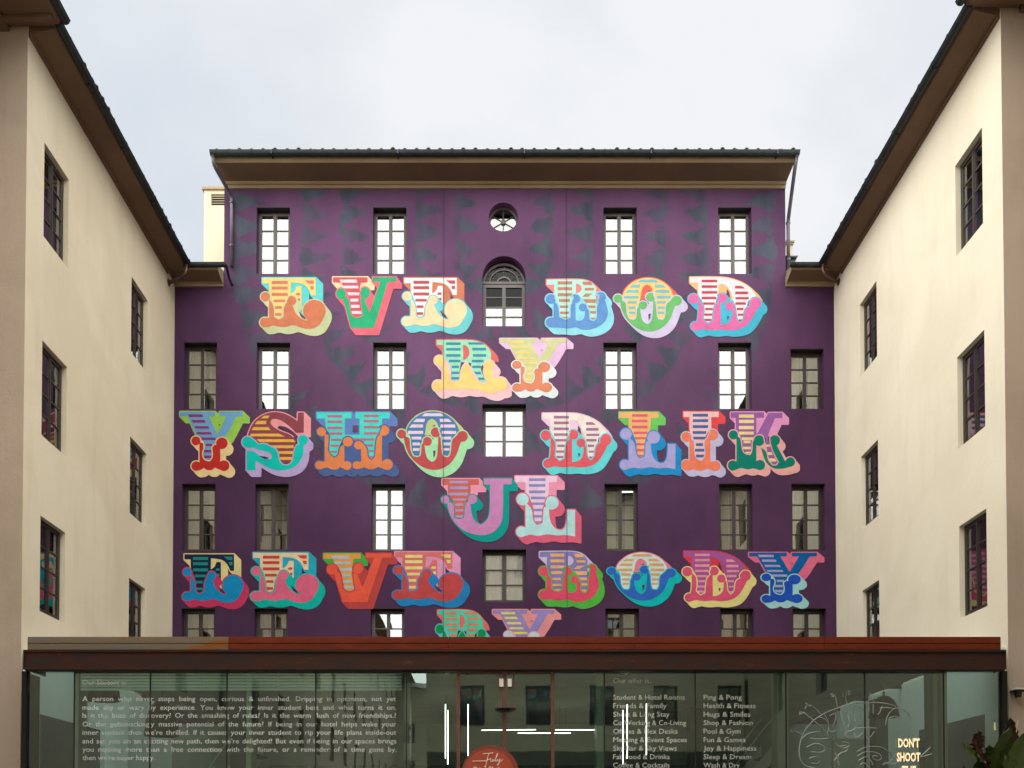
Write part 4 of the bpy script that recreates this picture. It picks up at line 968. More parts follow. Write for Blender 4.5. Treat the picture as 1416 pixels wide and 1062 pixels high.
mb = MB(); mb.box(OX0+.1, OX1, OY-1.1, OY-1.0, 4.8, OZ-.1); link('rooms', mb.mesh('opposite_rooms', M['dark']), OB)
ob_w = window_meshes(.92, 1.5, 3, 'opp')
for h in oh:
    sm = WM.get('opps')
    if sm is None:
        sm = MB(); fr = ob_w['frame']; sm.v = list(fr.v); sm.f = list(fr.f); sm.m = [0]*len(fr.f)
        for s2 in ('cas-1', 'cas1'):
            c_ = ob_w[s2]; i0 = len(sm.v); sm.v += c_.v; sm.f += [tuple(q+i0 for q in f_) for f_ in c_.f]; sm.m += [0]*len(c_.f)
        sm.box(-.43, .43, .014, .02, .05, 1.45, 1); sm = WM['opps'] = sm.mesh('window_simple', [M['frame'], M['glass_plain']])
    link('window', sm, OB, at=((h[0]+h[1])/2, OY-.16, h[2]), rotz=math.pi)
mb = MB(); mb.prism([(OY+.7, OZ), (OY-4, OZ+1.5), (OY-8.6, OZ), (OY-8.6, OZ-.1), (OY+.7, OZ-.1)], OX0-.4, OX1, 'x'); link('roof', mb.mesh('opposite_roof', M['tile']), OB)
mb = MB(); gutter(mb, (OX0-.4, OY+.75, OZ-.02), (OX1, OY+.75, OZ-.02), .08); link('gutter', mb.mesh('opposite_gutter', M['gutter']), OB)

EB = thing('hotel_block', (-6, -46, 0), 'low cream block closing the far end of the courtyard, mirrored beside the lobby door', 'building')
mb = MB(); mb.box(-9.2, -2.7, -50, -46, 0, 14.6); link('wall', mb.mesh('end_wall', M['cream_left']), EB)
mb = MB(); mb.prism([(-45.5, 14.6), (-48, 15.5), (-50.5, 14.6)], -9.3, -2.6, 'x'); link('roof', mb.mesh('end_roof', M['tile']), EB)
for k in range(3):
    for zz in (11.5, 8.2, 4.9): link('window', WM['simple'], EB, at=(-7.6+k*2, -45.98, zz-1.7), rotz=math.pi)
# ================================================================== CHIMNEYS
cy = FY+2.2
c0 = RY(282, 300, cy)[0]; c1 = TL+.25; ctop = RY(290, 263, cy)[1]
CH = thing('chimney', ((c0+c1)/2, cy, ZS), 'cream rendered chimney stack with slatted vent left of the purple block', 'chimney')
mb = MB(); v0 = RY(292, 268, cy)[1]; v1 = RY(292, 284, cy)[1]; vx0 = RY(292, 268, cy)[0]
wall_grid(mb, c0, c1, ZS-1, ctop, [(vx0, c1-.02, v1, v0)], lambda a, z, d: (a, cy+d, z))
reveal(mb, (vx0, c1-.02, v1, v0), lambda a, z, d: (a, cy+d, z), .15)
mb.quad((c0, cy, ZS-1), (c0, cy+1.5, ZS-1), (c0, cy+1.5, ctop), (c0, cy, ctop)); mb.quad((c0, cy+1.5, ZS-1), (c1, cy+1.5, ZS-1), (c1, cy+1.5, ctop), (c0, cy+1.5, ctop))
M['stack'] = plaster('pale_stack_render', (.60, .55, .40), (.56, .50, .36), .15)
link('stack', mb.mesh('stack', M['stack']), CH)
mb = MB(); mb.box(c0-.05, c1, cy-.05, cy+1.55, ctop, ctop+.07); link('cap', mb.mesh('cap', M['trim']), CH)
sm = MB(); sm.prism([(cy+.03, -.018), (cy+.10, .022), (cy+.10, .034), (cy+.03, -.006)], vx0+.01, c1-.03, 'x'); sme = sm.mesh('slat', M['stack'])
for k in range(5): link('slat', sme, CH, at=(0, 0, v1+(v0-v1)*(k+.5)/5))
mb = MB(); mb.box(vx0, c1-.02, cy+.16, cy+.17, v1, v0); link('vent_back', mb.mesh('vent_back', M['dark']), CH)
d0 = RY(1089, 340, FY+1)[0]; d1 = RY(1094, 340, FY+1)[0]; dt = RY(1094, 340, FY+1)[1]
C2 = thing('chimney', (d1, FY+1, ZS), 'small pale chimney with two tile caps right of the purple block', 'chimney')
mb = MB(); mb.box(TR+.003, d1, FY+.9, FY+1.4, ZS, dt); link('stack', mb.mesh('small_stack', M['stack']), C2)
mb = MB(); mb.box(TR+.003, d1+.04, FY+.85, FY+1.45, dt, dt+.04); mb.box(TR+.003, d1+.02, FY+.87, FY+1.43, dt-.05, dt); link('cap', mb.mesh('small_cap', M['trim']), C2)
x9 = RY(1101, 359, FY+.2)[0]; z9 = RY(1101, 359, FY+.2)[1]
mb = MB(); mb.prism([(TR+.02, z9), (x9, z9), (x9-.04, z9-.04), (TR+.02, z9-.05)], FY+.05, FY+.4, 'y'); mb.box(TR+.03, x9-.08, FY+.1, FY+.35, z9-.3, z9-.05)
link('cap', mb.mesh('lower_cap', M['gutter']), C2)

# ================================================================== GLASS PAVILION
GY = 13.8
PV = thing('glass_pavilion', (0, GY, 0), 'glass fronted lobby pavilion with rusty steel canopy across the courtyard', 'pavilion')
def gx(px): return RY(px, 990, GY)[0]
BYf = 13.62
bx0, bzt = RY(32, 898.5, BYf); bx1, bzb = RY(1391.5, 925.5, BYf)
bm_ = MB()
# I-beam: flanges and web with stiffeners, front web face
bm_.box(bx0, bx1, BYf, GY+.10, bzt-.03, bzt); bm_.box(bx0, bx1, BYf, GY+.02, bzb, bzb+.03)
bm_.box(bx0+.012, bx1-.012, BYf+.035, BYf+.055, bzb+.03, bzt-.03)
for xe in (bx0, bx1-.012): bm_.box(xe, xe+.012, BYf+.002, GY+.015, bzb+.03, bzt-.03)
for (xa_, xb_, ye) in ((bx0+.005, bx0+.03, YLC+.02), (bx1-.03, bx1-.005, YRC+.02)):
    q = MB(); q.box(xa_, xb_, GY+.101, max(ye, GY+.12), bzb, bzt+.2); link('cheek_plate', q.mesh('cheek_plate', M['steel_dark']), PV)
o = link('beam', bm_.mesh('beam', M['rust_dark']), PV, label='dark rusted steel beam')
# fascia boards set just behind
FYf = BYf+.10
for (pa, pb, k) in ((38, 316, 'rust_grey'), (316, 620, 'rust'), (620, 878, 'rust'), (878, 1140, 'rust'), (1140, 1384, 'rust')):
    xa, za = RY(pa, 880.5, FYf); xb = RY(pb, 880.5, FYf)[0]; zb_ = RY(pa, 889.2, FYf)[1]; zc = RY(pa, 889.8, FYf)[1]; zd = RY(pa, 897.8, FYf)[1]-.004
    for (u0, u1, dy) in ((zb_, za, 0), (zd, zc, .006)):
        q = MB(); q.box(xa+.002, xb-.002, FYf+dy, FYf+.05+dy, u0, u1); bev(link('fascia_board', q.mesh('fascia_board', M[k]), PV, label='weathered grey fascia board' if k == 'rust_grey' else None), .004)
RTOP = za
mb = MB(); mb.box(gx(38), gx(1384), FYf+.06, FY-.01, RTOP-.12, RTOP-.03) if False else None
# roof slab with a glazed strip at each end
px0 = XLW+.02; px1 = XRW-.02; sk = 1.15
mb = MB(); mb.box(px0+sk, px1-sk, YLC+.05, FY-.03, RTOP-.2, RTOP-.02); mb.box(gx(38), gx(1384), FYf+.06, YLC+.04, RTOP-.2, RTOP-.02); link('roof', mb.mesh('pavilion_roof', M['steel_dark']), PV)
for (a, b) in ((px0, px0+sk), (px1-sk, px1)):
    q = MB(); q.box(a+.01, b-.01, YLC+.05, FY-.05, RTOP-.1, RTOP-.085); link('skylight', q.mesh('skylight', M['glass_clear']), PV)
    for k in range(5): q = MB(); y = YLC+.12+k*1.55; q.box(a, b, y, y+.05, RTOP-.2, RTOP-.101); link('skylight_bar', q.mesh('skylight_bar', M['steel_dark']), PV)
CEIL = bzb+.06
q = MB(); q.box(px0+sk, px1-sk, GY+.06, FY-.03, CEIL, CEIL+.05); link('ceiling', q.mesh('ceiling', M['ceiling']), PV)
q = MB(); q.box(px0, px1, GY-.3, FY-.03, .01, .02); link('floor', q.mesh('lobby_floor', M['intfloor']), PV)
q = MB(); q.box(px0+.03, px1-.03, FY-.10, FY-.04, .02, CEIL); link('back_wall', q.mesh('back_wall', M['ceiling']), PV)
q = MB(); q.box(px0+2.5, px1-2.5, FY-.16, FY-.101, .02, 3.35); link('back_wall', q.mesh('back_wall_low', M['darkgrey']), PV, label='dark lower back wall panel')
for s_, xw in ((1, px0), (-1, px1)):
    q = MB(); q.box(min(xw, xw+s_*.04), max(xw, xw+s_*.04), (YLC if s_ > 0 else YRC)+.03, FY-.11, .02, RTOP-.12); link('side_wall', q.mesh('side_wall', M['pav_white']), PV)
    ya, zz = RX(52 if s_ > 0 else 1365, 988, xw)
    q = MB(); q.box(min(xw+s_*.041, xw+s_*.07), max(xw+s_*.041, xw+s_*.07), ya, ya+2.2, .02, zz); link('door', q.mesh('side_door', M['darkgrey']), PV)
# glass panes
edges = [36, 102.6, 207.6, 313.7, 436.5, 562, 634, 697.5, 764, 835.6, 961.5, 1087, 1196, 1305, 1388.5]
gz0 = .05; gz1 = bzb-.005
for a, b in zip(edges, edges[1:]):
    q = MB(); xa = gx(a)+.012; xb = gx(b)-.012; q.quad((xa, GY, gz0), (xb, GY, gz0), (xb, GY, gz1), (xa, GY, gz1))
    o = link('glass_pane', q.mesh('glass_pane', M['glass_pav']), PV)
for e_ in edges:
    q = MB(); x = gx(e_)
    if e_ in (634, 697.5, 764):
        w_ = .028 if e_ != 697.5 else .035
        q.box(x-w_, x+w_, GY-.06, GY+.05, 0, gz1); link('door_post', q.mesh('door_post', M['rustframe']), PV)
    elif e_ in (36, 1388.5):
        if e_ == 36: rq = MB(); rq.box(x-.05, x-.03, GY+.08, YLC+.02, 0, gz1); link('return_panel', rq.mesh('return_panel', M['steel_dark']), PV)
        q.box(x-.05, x+.03, GY-.05, GY+.08, 0, gz1); link('corner_post', q.mesh('corner_post', M['steel_dark']), PV)
    else: q.box(x-.011, x+.011, GY-.006, GY+.01, 0, gz1); link('glass_seal', q.mesh('glass_seal', M['seal']), PV)
q = MB(); q.box(gx(36), gx(1388.5), GY-.03, GY+.03, gz1, gz1+.025); link('head_rail', q.mesh('head_rail', M['steel_dark']), PV)
q = MB(); q.box(gx(634)+.03, gx(764)-.03, GY-.055, GY-.035, gz1-.035, gz1-.015); link('door_head', q.mesh('door_head', M['rustframe']), PV)
# structural fins behind the glass
for pxa, pxb in ((345, 352), (561, 568), (823, 834), (1070, 1085), (1283, 1289), (1294, 1302), (110, 116)):
    q = MB(); xa = RY(pxa, 990, GY+.3)[0]; xb = RY(pxb, 990, GY+.3)[0]; q.box(xa, xb, GY+.12, GY+.42, .02, CEIL-.01)
    link('glass_fin', q.mesh('glass_fin', M['fin']), PV)
# columns inside
for pxa, yy in ((330, 17.5), (470, 18.5), (960, 18.2), (1215, 17.0)):
    q = MB(); x = RY(pxa, 990, yy)[0]; q.box(x-.13, x+.13, yy-.13, yy+.13, .02, CEIL-.01); link('column', q.mesh('column', M['darkgrey']), PV)

# lettering on the glass
def text_mesh(body, px, py, capx, width=None, mat_=None, Y=GY-.004, offset=.002, justify=False):
    """text with left edge px, baseline py (photo pixels), cap height capx; returns a mesh in world coordinates"""
    cu = bpy.data.curves.new('text', 'FONT'); cu.body = body; cu.size = 1.0; cu.resolution_u = 2; cu.offset = offset
    ob = bpy.data.objects.new('text_tmp', cu); COL.objects.link(ob)
    k = F/Y; size = capx/k/.70; sx = size*1.10
    if justify:
        bpy.context.view_layer.update(); w0 = ob.dimensions.x*sx; cu.space_word = 2.0; bpy.context.view_layer.update(); w1 = ob.dimensions.x*sx
        cu.space_word = max(.9, min(6, 1+(width/k-w0)/(w1-w0)))
    bpy.context.view_layer.update()
    dg = bpy.context.evaluated_depsgraph_get(); me = bpy.data.meshes.new_from_object(ob.evaluated_get(dg))
    xm = min(v.co.x for v in me.vertices); w_ = max(v.co.x for v in me.vertices)-xm
    x0, z0 = RY(px, py, Y)
    if width: sx = width/k/w_
    for v in me.vertices: v.co = Vector((x0+(v.co.x-xm)*sx, Y, z0+v.co.y*size))
    bpy.data.objects.remove(ob); me.materials.clear(); me.materials.append(mat_ or M['vinyl']); me['gap'] = size*.17; return me
def words(me, parent, name='word'):
    """split a line of text into one part per word, at its wide gaps"""
    vs = [tuple(v.co) for v in me.vertices]; gap = me['gap']; order = sorted(range(len(vs)), key=lambda i: vs[i][0]); grp = {}; g_ = 0
    par = list(range(len(vs)))
    def find(a):
        while par[a] != a: par[a] = par[par[a]]; a = par[a]
        return a
    for p in me.polygons:
        for q in p.vertices: par[find(q)] = find(p.vertices[0])
    isl = {}
    for i in range(len(vs)): isl.setdefault(find(i), []).append(i)
    spans = sorted([(min(vs[i][0] for i in l_), max(vs[i][0] for i in l_), k) for k, l_ in isl.items()])
    cur = -1; last = -1e9; wid = {}
    for a, b, k in spans:
        if a-last > gap: cur += 1
        last = max(last, b); wid[k] = cur
    for n_ in range(cur+1):
        mb = MB(); mp_ = {}
        for p in me.polygons:
            if wid[find(p.vertices[0])] != n_: continue
            idx = []
            for q in p.vertices:
                if q not in mp_: mp_[q] = len(mb.v); mb.v.append(vs[q])
                idx.append(mp_[q])
            mb.f.append(tuple(idx)); mb.m.append(0)
        if mb.f: link(name, mb.mesh(name, me.materials[0]), parent)
LEFT = ["A person who never stops being open, curious & unfinished. Dripping in optimism, not yet",
 "made shy or wary by experience. You know your inner student best and what turns it on.",
 "Is it the buzz of discovery? Or the smashing of rules? Is it the warm flush of new friendships.?",
 "Or the gobsmackingly massive potential of the future? If being in our hotel helps wake your",
 "inner student then we're thrilled. If it causes your inner student to rip your life plans inside-out",
 "and set you on an exciting new path, then we're delighted! But even if being in our spaces brings",
 "you nothing more than a free connection with the future, or a reminder of a time gone by,",
 "then we're super happy."]
def tpart(me, lb): words(me, PV)
tpart(text_mesh("Our Student is:", 114, 947, 7, 62), 'heading Our Student is')
for i, (t, b) in enumerate(zip(LEFT, (969.5, 981.5, 992.5, 1004.5, 1016, 1028, 1039.5, 1051))):
    tpart(text_mesh(t, 114, b, 6.8, 435 if i < 7 else 100, justify=i < 7), 'line of white lettering')
tpart(text_mesh("Our offer is:", 848, 944.5, 7, 52), 'heading Our offer is')
C1 = [("Student & Hotel Rooms", 99), ("Friends & Family", 74), ("Short & Long Stay", 78), ("Co-Working & Co-Living", 101), ("Offices & Flex Desks", 89), ("Meeting & Event Spaces", 102), ("Sky Bar & Sky Views", 88), ("Fab Food & Drinks", 78), ("Coffee & Cocktails", 78)]
C2_ = [("Ping & Pong", 53), ("Health & Fitness", 72), ("Hugs & Smiles", 65), ("Shop & Fashion", 68), ("Pool & Gym", 51), ("Fun & Games", 58), ("Joy & Happiness", 73), ("Sleep & Dream", 66), ("Wash & Dry", 50)]
for i in range(9):
    b = 967.5+i*11.75
    tpart(text_mesh(C1[i][0], 848, b, 7, C1[i][1]), 'line of white lettering'); tpart(text_mesh(C2_[i][0], 973, b, 7, C2_[i][1]), 'line of white lettering')

# thin line drawing of a brain with captions on the right panes
def strokes(name, lines, wpx, mat_, parent, Y, ox_, oy_, sc, lb=None):
    mb = MB(); w_ = wpx*Y/F
    for ln in lines:
        pts = []
        P = [np.array(p, float) for p in ln]
        if len(P) > 2:
            for _ in range(2):
                Q = [P[0]]
                for a, b in zip(P, P[1:]): Q += [a*.75+b*.25, a*.25+b*.75]
                Q.append(P[-1]); P = Q
        V_ = []
        for p in P: x, z = RY(p[0]/sc+ox_, p[1]/sc+oy_, Y); V_.append(Vector((x, Y, z)))
        mb.tube(V_, w_/2, 4)
    return link(name, mb.mesh(name, mat_), parent, label=lb)
rb = random.Random(3)
BL = [[(160, 640), (165, 580), (185, 500), (230, 420), (300, 350), (380, 300), (470, 262), (540, 240), (620, 215), (700, 208), (780, 205), (860, 200), (940, 210), (1030, 235), (1010, 260), (950, 245), (880, 250)],
 [(160, 640), (170, 720), (220, 770), (300, 785)], [(190, 520), (230, 480), (290, 465), (350, 460)], [(300, 370), (350, 410), (400, 470), (420, 500)], [(340, 330), (400, 350), (420, 400), (430, 470), (500, 450)],
 [(380, 300), (420, 360), (425, 430), (410, 480)], [(480, 290), (490, 340), (460, 420)], [(530, 280), (540, 340), (560, 400), (580, 460), (560, 500), (600, 520)], [(600, 280), (600, 350), (610, 390), (590, 420)],
 [(650, 240), (650, 330), (670, 400), (650, 450), (580, 460)], [(650, 430), (750, 425), (850, 430)], [(710, 270), (710, 340)], [(740, 270), (690, 240)], [(820, 220), (820, 300)], [(900, 235), (880, 290), (860, 310)],
 [(230, 600), (300, 560), (370, 580), (400, 620), (350, 650), (270, 640)], [(260, 520), (330, 530), (420, 520)], [(250, 700), (300, 680), (350, 700), (330, 750), (270, 740)], [(480, 560), (520, 600), (560, 580), (600, 600), (580, 640), (520, 650), (500, 700), (520, 760)],
 [(540, 550), (600, 560), (610, 590), (560, 610)], [(470, 720), (500, 690), (480, 650)], [(650, 470), (660, 520), (700, 500), (740, 450)], [(760, 480), (790, 520), (830, 460)], [(680, 640), (740, 600), (820, 590), (900, 600), (960, 640), (1000, 690), (960, 740), (900, 760)],
 [(680, 680), (740, 640), (820, 640), (880, 660), (900, 700), (860, 720), (810, 700), (820, 670), (860, 680)], [(690, 720), (750, 680), (790, 700), (820, 760)], [(700, 760), (740, 730), (780, 780)], [(900, 760), (930, 730), (1000, 760), (1060, 720), (1200, 700), (1340, 660)],
 [(930, 400), (940, 330), (990, 260), (1060, 250), (1130, 290), (1160, 360)], [(960, 340), (1020, 320), (1060, 350)], [(990, 680), (1080, 740), (1200, 720), (1330, 600)],
 [(270, 225), (350, 300)], [(200, 290), (290, 360)], [(110, 450), (200, 490)], [(485, 150), (500, 240)], [(570, 150), (590, 225)], [(800, 140), (820, 190)], [(215, 215), (235, 205), (235, 230), (220, 235), (215, 260)], [(245, 235), (262, 220), (262, 245)],
 [(160, 295), (180, 280), (180, 300), (162, 310)], [(190, 300), (205, 285), (210, 300)], [(85, 450), (105, 440), (100, 470), (82, 465), (85, 450)], [(440, 130), (460, 120), (450, 150), (470, 150), (475, 130)],
 [(540, 120), (560, 140), (540, 150)], [(575, 100), (580, 145)], [(595, 95), (600, 140)], [(612, 95), (615, 135)], [(775, 120), (790, 130), (780, 150)], [(795, 110), (800, 150), (810, 130)],
 [(650, 70), (640, 640)][:0] or [(430, 320), (470, 300)]]
strokes('line_drawing', BL, 1.1, M['vinyl_thin'], PV, GY-.01, 1080, 940, 6.436, 'thin white line drawing of a brain with small captions')

# DON'T SHOOT THE sign
SY = GY-.03
DS = thing('word_sign', (RY(1257, 1035, SY)[0], SY, RY(1257, 1035, SY)[1]), 'raised cream block letters reading DON\'T SHOOT THE near the right end of the glass', 'sign')
def blockword(txt, pxl, base, cap, width, dy):
    me = text_mesh(txt, pxl, base, cap, width, M['lettercream'], Y=SY-.02, offset=.045)
    link('lettering', me, DS, label='word %s' % txt)
    me2 = text_mesh(txt, pxl+1.3, base+.6, cap, width, M['steel_dark'], Y=SY, offset=.05); link('letter_dark_edge', me2, DS)  # dark extruded edge behind the cream letters
blockword("DON'T", 1242, 1033, 11.5, 30, 0); blockword("SHOOT", 1240, 1052.5, 11.5, 33, 0); blockword("THE", 1247, 1071, 11.5, 20, 0)

# round orange sign
RSY = GY-.12
rx, rz_ = RY(678, 1070, RSY); rr = 39.5*RSY/F
RSG = thing('round_sign', (rx, RSY, rz_), 'round orange-red sign with white handwriting on the lobby door', 'sign')
q = MB(); 
q.prism([(rx+rr*math.cos(2*math.pi*k/56), rz_+rr*math.sin(2*math.pi*k/56)) for k in range(56)], RSY, RSY+.03, 'y'); link('rim', q.mesh('rim', M['sign_rim']), RSG)
q = MB(); r2 = rr*.885; q.prism([(rx-.02+r2*math.cos(2*math.pi*k/56), rz_-.01+r2*math.sin(2*math.pi*k/56)) for k in range(56)], RSY-.006, RSY+.0, 'y'); link('disc', q.mesh('disc', M['sign']), RSG)
SC = [[(505, 915), (560, 912), (612, 905)], [(570, 912), (552, 960), (535, 1050)], [(398, 992), (470, 990), (545, 988)], [(545, 1000), (560, 962), (566, 978), (588, 962)],
 [(590, 962), (583, 998), (600, 996), (614, 964), (608, 998), (622, 990)], [(620, 992), (640, 965), (662, 918), (658, 906), (646, 935), (634, 985), (642, 996), (652, 985)], [(658, 968), (655, 992), (668, 990), (684, 966)], [(684, 966), (678, 1000), (664, 1036), (652, 1030), (680, 1000), (716, 972)],
 [(398, 1075), (430, 1040), (424, 1080), (446, 1046), (442, 1085)], [(455, 1080), (480, 1052), (476, 1090)], [(520, 1050), (540, 1044), (528, 1090)], [(556, 1092), (582, 1040), (590, 1050), (566, 1092)], [(586, 1092), (608, 1044), (612, 1056), (590, 1096)], [(640, 1060), (652, 1080), (676, 1050)]]
strokes('handwriting', SC, .95, M['script'], RSG, RSY-.010, 600, 920, 7.478)

# door fittings box on the middle post
bxx = gx(697.5)
DL = thing('door_fitting', (bxx, GY-.1, CZ+2.2), 'rusty thin framed transom box on the middle door post under the beam', 'door fitting')
q = MB(); x0 = gx(687.5); x1 = gx(710.5); zt_ = gz1-.01; zb2 = RY(697, 980, GY)[1]
for a in (x0, x1): q.box(a-.008, a+.008, GY-.10, GY-.08, zb2, zt_)
link('frame', q.mesh('fitting_frame', M['rustframe']), DL)
q = MB(); q.box(x0-.03, x1+.03, GY-.13, GY-.062, zb2-.02, zb2); link('shelf', q.mesh('fitting_shelf', M['rust']), DL)
q = MB(); q.lathe([(0.001, zb2-.06), (.06, zb2-.05), (.13, zb2-.021), (.001, zb2-.021)], bxx, GY-.12, 14); link('boss', q.mesh('fitting_boss', M['steel_dark']), DL)
for a, b in ((690.5, 696.2), (702, 707.5)):
    q = MB(); xa, za_ = RY(a, 938.5, GY-.09); xb, zb3 = RY(b, 949.5, GY-.09); q.box(xa, xb, GY-.095, GY-.085, zb3, za_); link('plate', q.mesh('fitting_plate', M['white']), DL)

# louvre blind behind the left panes
BLY = GY+.06
bl = thing('slatted_blind', (RY(335, 945, BLY)[0], BLY, CEIL-.2), 'long pale slatted blind hanging under the ceiling behind the left panes', 'blind')
xa = RY(112, 940, BLY)[0]; xb = RY(556, 940, BLY)[0]
for k, y_ in enumerate((931, 935.2, 939.4, 943.6, 947.8, 952)):
    z = RY(300, y_, BLY)[1]; q = MB(); q.prism([(BLY-.01, z), (BLY+.03, z+.010), (BLY+.035, z+.004), (BLY-.004, z-.036), (BLY-.01, z-.036)], xa, xb, 'x')
    link('slat', q.mesh('slat', M['white']), bl)
q = MB()
for k in range(9): x = xa+.2+(xb-xa-.4)*k/8; q.tube([(x, BLY-.012, CEIL), (x, BLY-.012, RY(300, 955, BLY)[1])], .003, 4)
link('cord', q.mesh('blind_cords', M['white']), bl)

# lamps in the lobby
def tube_lamp(pa, pb, Y, label, r=.009):
    xa_, za_ = RY(*pa, Y); xb_, zb_ = RY(*pb, Y); c = ((xa_+xb_)/2, Y, (za_+zb_)/2)
    t = thing('tube_lamp', c, label, 'lamp', 'glowing tube lamps in the lobby')
    q = MB(); q.tube([(xa_, Y, za_), (xb_, Y, zb_)], r, 8); link('tube', q.mesh('tube', M['tube']), t)
    q = MB()
    up = max(za_, zb_)
    if abs(xa_-xb_) < .05: q.tube([(xa_, Y, up), (xa_, Y, CEIL)], .004, 4); q.tube([(xa_, Y, up), (xa_, Y, up+.05)], r+.004, 8)
    else:
        for x_, z_ in ((xa_+.1*(xb_-xa_), za_), (xb_-.1*(xb_-xa_), zb_)): q.tube([(x_, Y, z_+r), (x_, Y, CEIL)], .003, 4)
    link('cord', q.mesh('lamp_cord', M['black']), t)
LY = 16.5
tube_lamp((616, 974), (616, 1049), LY, 'upright tube lamp left of the lobby door, the left one of a close pair')
tube_lamp((619.2, 982), (619.2, 1057), LY+.4, 'upright tube lamp left of the lobby door, the lower right one of a pair')
tube_lamp((647.3, 974), (647.3, 1045), LY, 'upright tube lamp directly above the round orange sign')
tube_lamp((666, 1009.8), (741, 1009.0), LY+1.2, 'level tube lamp crossing behind the middle door post')
tube_lamp((716, 1013.8), (789, 1013.8), LY+1.5, 'level tube lamp, lowest of the three, crossing the right door post')
tube_lamp((768, 1009.3), (823, 1009.3), LY+1.2, 'level tube lamp right of the right door post')
tube_lamp((861.5, 982), (861.5, 1057), LY, 'upright tube lamp behind the offer list, leftmost of three')
tube_lamp((867.2, 974), (867.2, 1049), LY, 'upright tube lamp behind the offer list, middle one of three')
tube_lamp((893.8, 973), (893.8, 1044), LY, 'upright tube lamp behind the offer list, rightmost of three')
for i, (a, y_) in enumerate(((617, 925.6), (647, 925.6), (861, 928), (867, 928))):
    x_ = RY(a, 928, GY+.5)[0]
    t = thing('downlight', (x_, GY+.5, CEIL-.02), ['recessed ceiling spot glowing amber left of the door posts', 'recessed ceiling spot above the upright lamp over the round sign', 'amber spot above the word Our of the offer heading, left one', 'amber spot above the offer heading, right one of two'][i], 'ceiling lamp', 'ceiling spots in the lobby')
    q = MB(); q.lathe([(.05, CEIL-.004), (.05, CEIL-.03), (.04, CEIL-.03), (.04, CEIL-.008)], x_, GY+.5, 14); link('ring', q.mesh('spot_ring', M['steel_dark']), t)
    q = MB(); q.lathe([(.039, CEIL-.012), (.001, CEIL-.012)], x_, GY+.5, 14); link('bulb', q.mesh('spot_bulb', M['down']), t)
def pendant(px, pyt, pyb, wpx, Y, label):
    x, z1 = RY(px, pyt, Y); z0 = RY(px, pyb, Y)[1]; r = wpx/2*Y/F
    t = thing('pendant_lamp', (x, Y, z0), label, 'lamp', 'black dome pendants in the lobby')
    h = z1-z0; q = MB(); pr = [(.02, z1), (r*.35, z1-h*.05), (r*.68, z1-h*.25), (r*.9, z1-h*.55), (r, z0+.0), (r-.012, z0), (r*.86, z1-h*.56), (r*.6, z1-h*.3), (.01, z1-h*.1)]
    q.lathe(pr, x, Y, 28); link('lamp_shade', q.mesh('lamp_shade', M['black'], True), t)
    q = MB(); q.tube([(x, Y, z1), (x, Y, CEIL+.02)], .008, 6); q.tube([(x, Y, z1), (x, Y, z1+.07)], .022, 8); link('cord', q.mesh('pendant_cord', M['black']), t)
    q = MB(); q.lathe([(.001, z1-h*.55), (.045, z1-h*.5), (.05, z1-h*.35), (.02, z1-h*.15)], x, Y, 12); link('bulb', q.mesh('bulb', M['white'], True), t)
pendant(224, 967, 1018, 46, 16.0, 'big black dome lamp behind the left lettering')
pendant(138, 932, 968, 54, 14.9, 'black dome lamp hanging high behind the heading at the left end')
pendant(1222, 962, 992, 40, 15.2, 'black dome lamp hanging behind the brain drawing')

# made-up stairs, left and right, standing in for white slants mirrored in the glass
def stair(xa, xb, Y, label):
    n = 13; t = thing('stair_standin', (xa, Y, 0), label, 'stair_standin'); s_ = 1 if xb > xa else -1
    z1 = 3.4
    for k in range(n):
        x = xa+(xb-xa)*k/n; z = z1*(k+1)/n; q = MB(); q.box(min(x, x+s_*.3), max(x, x+s_*.3), Y+.06, Y+1.05, z-.04, z); link('tread', q.mesh('tread', M['wood']), t)
    for yy in (Y, Y+1.1):
        q = MB(); q.prism([(xa, .1), (xb, z1), (xb, z1+.34), (xa-s_*.15, .4)], yy, yy+.05, 'y'); link('stringer', q.mesh('stringer', M['pav_white']), t)
        q = MB(); q.prism([(xa, .95), (xb, z1+.95), (xb, z1+1.0), (xa, 1.0)], yy, yy+.04, 'y'); link('handrail', q.mesh('handrail', M['pav_white']), t)
stair(RY(200, 1060, 18.2)[0], RY(345, 1000, 18.2)[0], 18.2, 'made-up white sided stair behind the left lettering, in place of a mirrored white slant')
stair(RY(1035, 1060, 18.6)[0]-2, RY(1075, 1000, 18.6)[0], 18.6, 'made-up white sided stair behind the second offer column, in place of a mirrored white slant')
# reception counter
ct_ = thing('reception_counter', (1.5, 18.6, 0), 'dark wooden reception counter in the middle of the lobby', 'counter')
q = MB(); q.box(-1.2, 4.0, 18.2, 18.9, .02, 1.08); link('body', q.mesh('counter_body', M['wood']), ct_)
q = MB(); q.box(-1.28, 4.08, 18.12, 18.95, 1.08, 1.13); link('counter_top', q.mesh('counter_top', M['darkgrey']), ct_)
# white projecting panels in the lobby at right (display boards)
for i, (a, b, t_, bt, Y) in enumerate(((1152, 1200, 1021, 1100, 16.2), (1212, 1285, 950, 1100, 19.6), (130, 178, 969, 1100, 17.2))):
    xa_, z1 = RY(a, t_, Y); xb_ = RY(b, t_, Y)[0]
    t = thing('partition', ((xa_+xb_)/2, Y, 0), ['low pale partition panel behind the brain drawing', 'tall white wall panel behind the block word sign', 'white partition panel behind the left edge of the lettering'][i], 'partition')
    q = MB(); q.box(xa_, xb_, Y, Y+.1, .02, z1); bev(link('panel', q.mesh('panel', M['pav_white']), t), .01)
    q = MB(); q.box(xa_, xb_, Y-.02, Y+.12, 0.02, .12); link('plinth', q.mesh('plinth', M['darkgrey']), t)

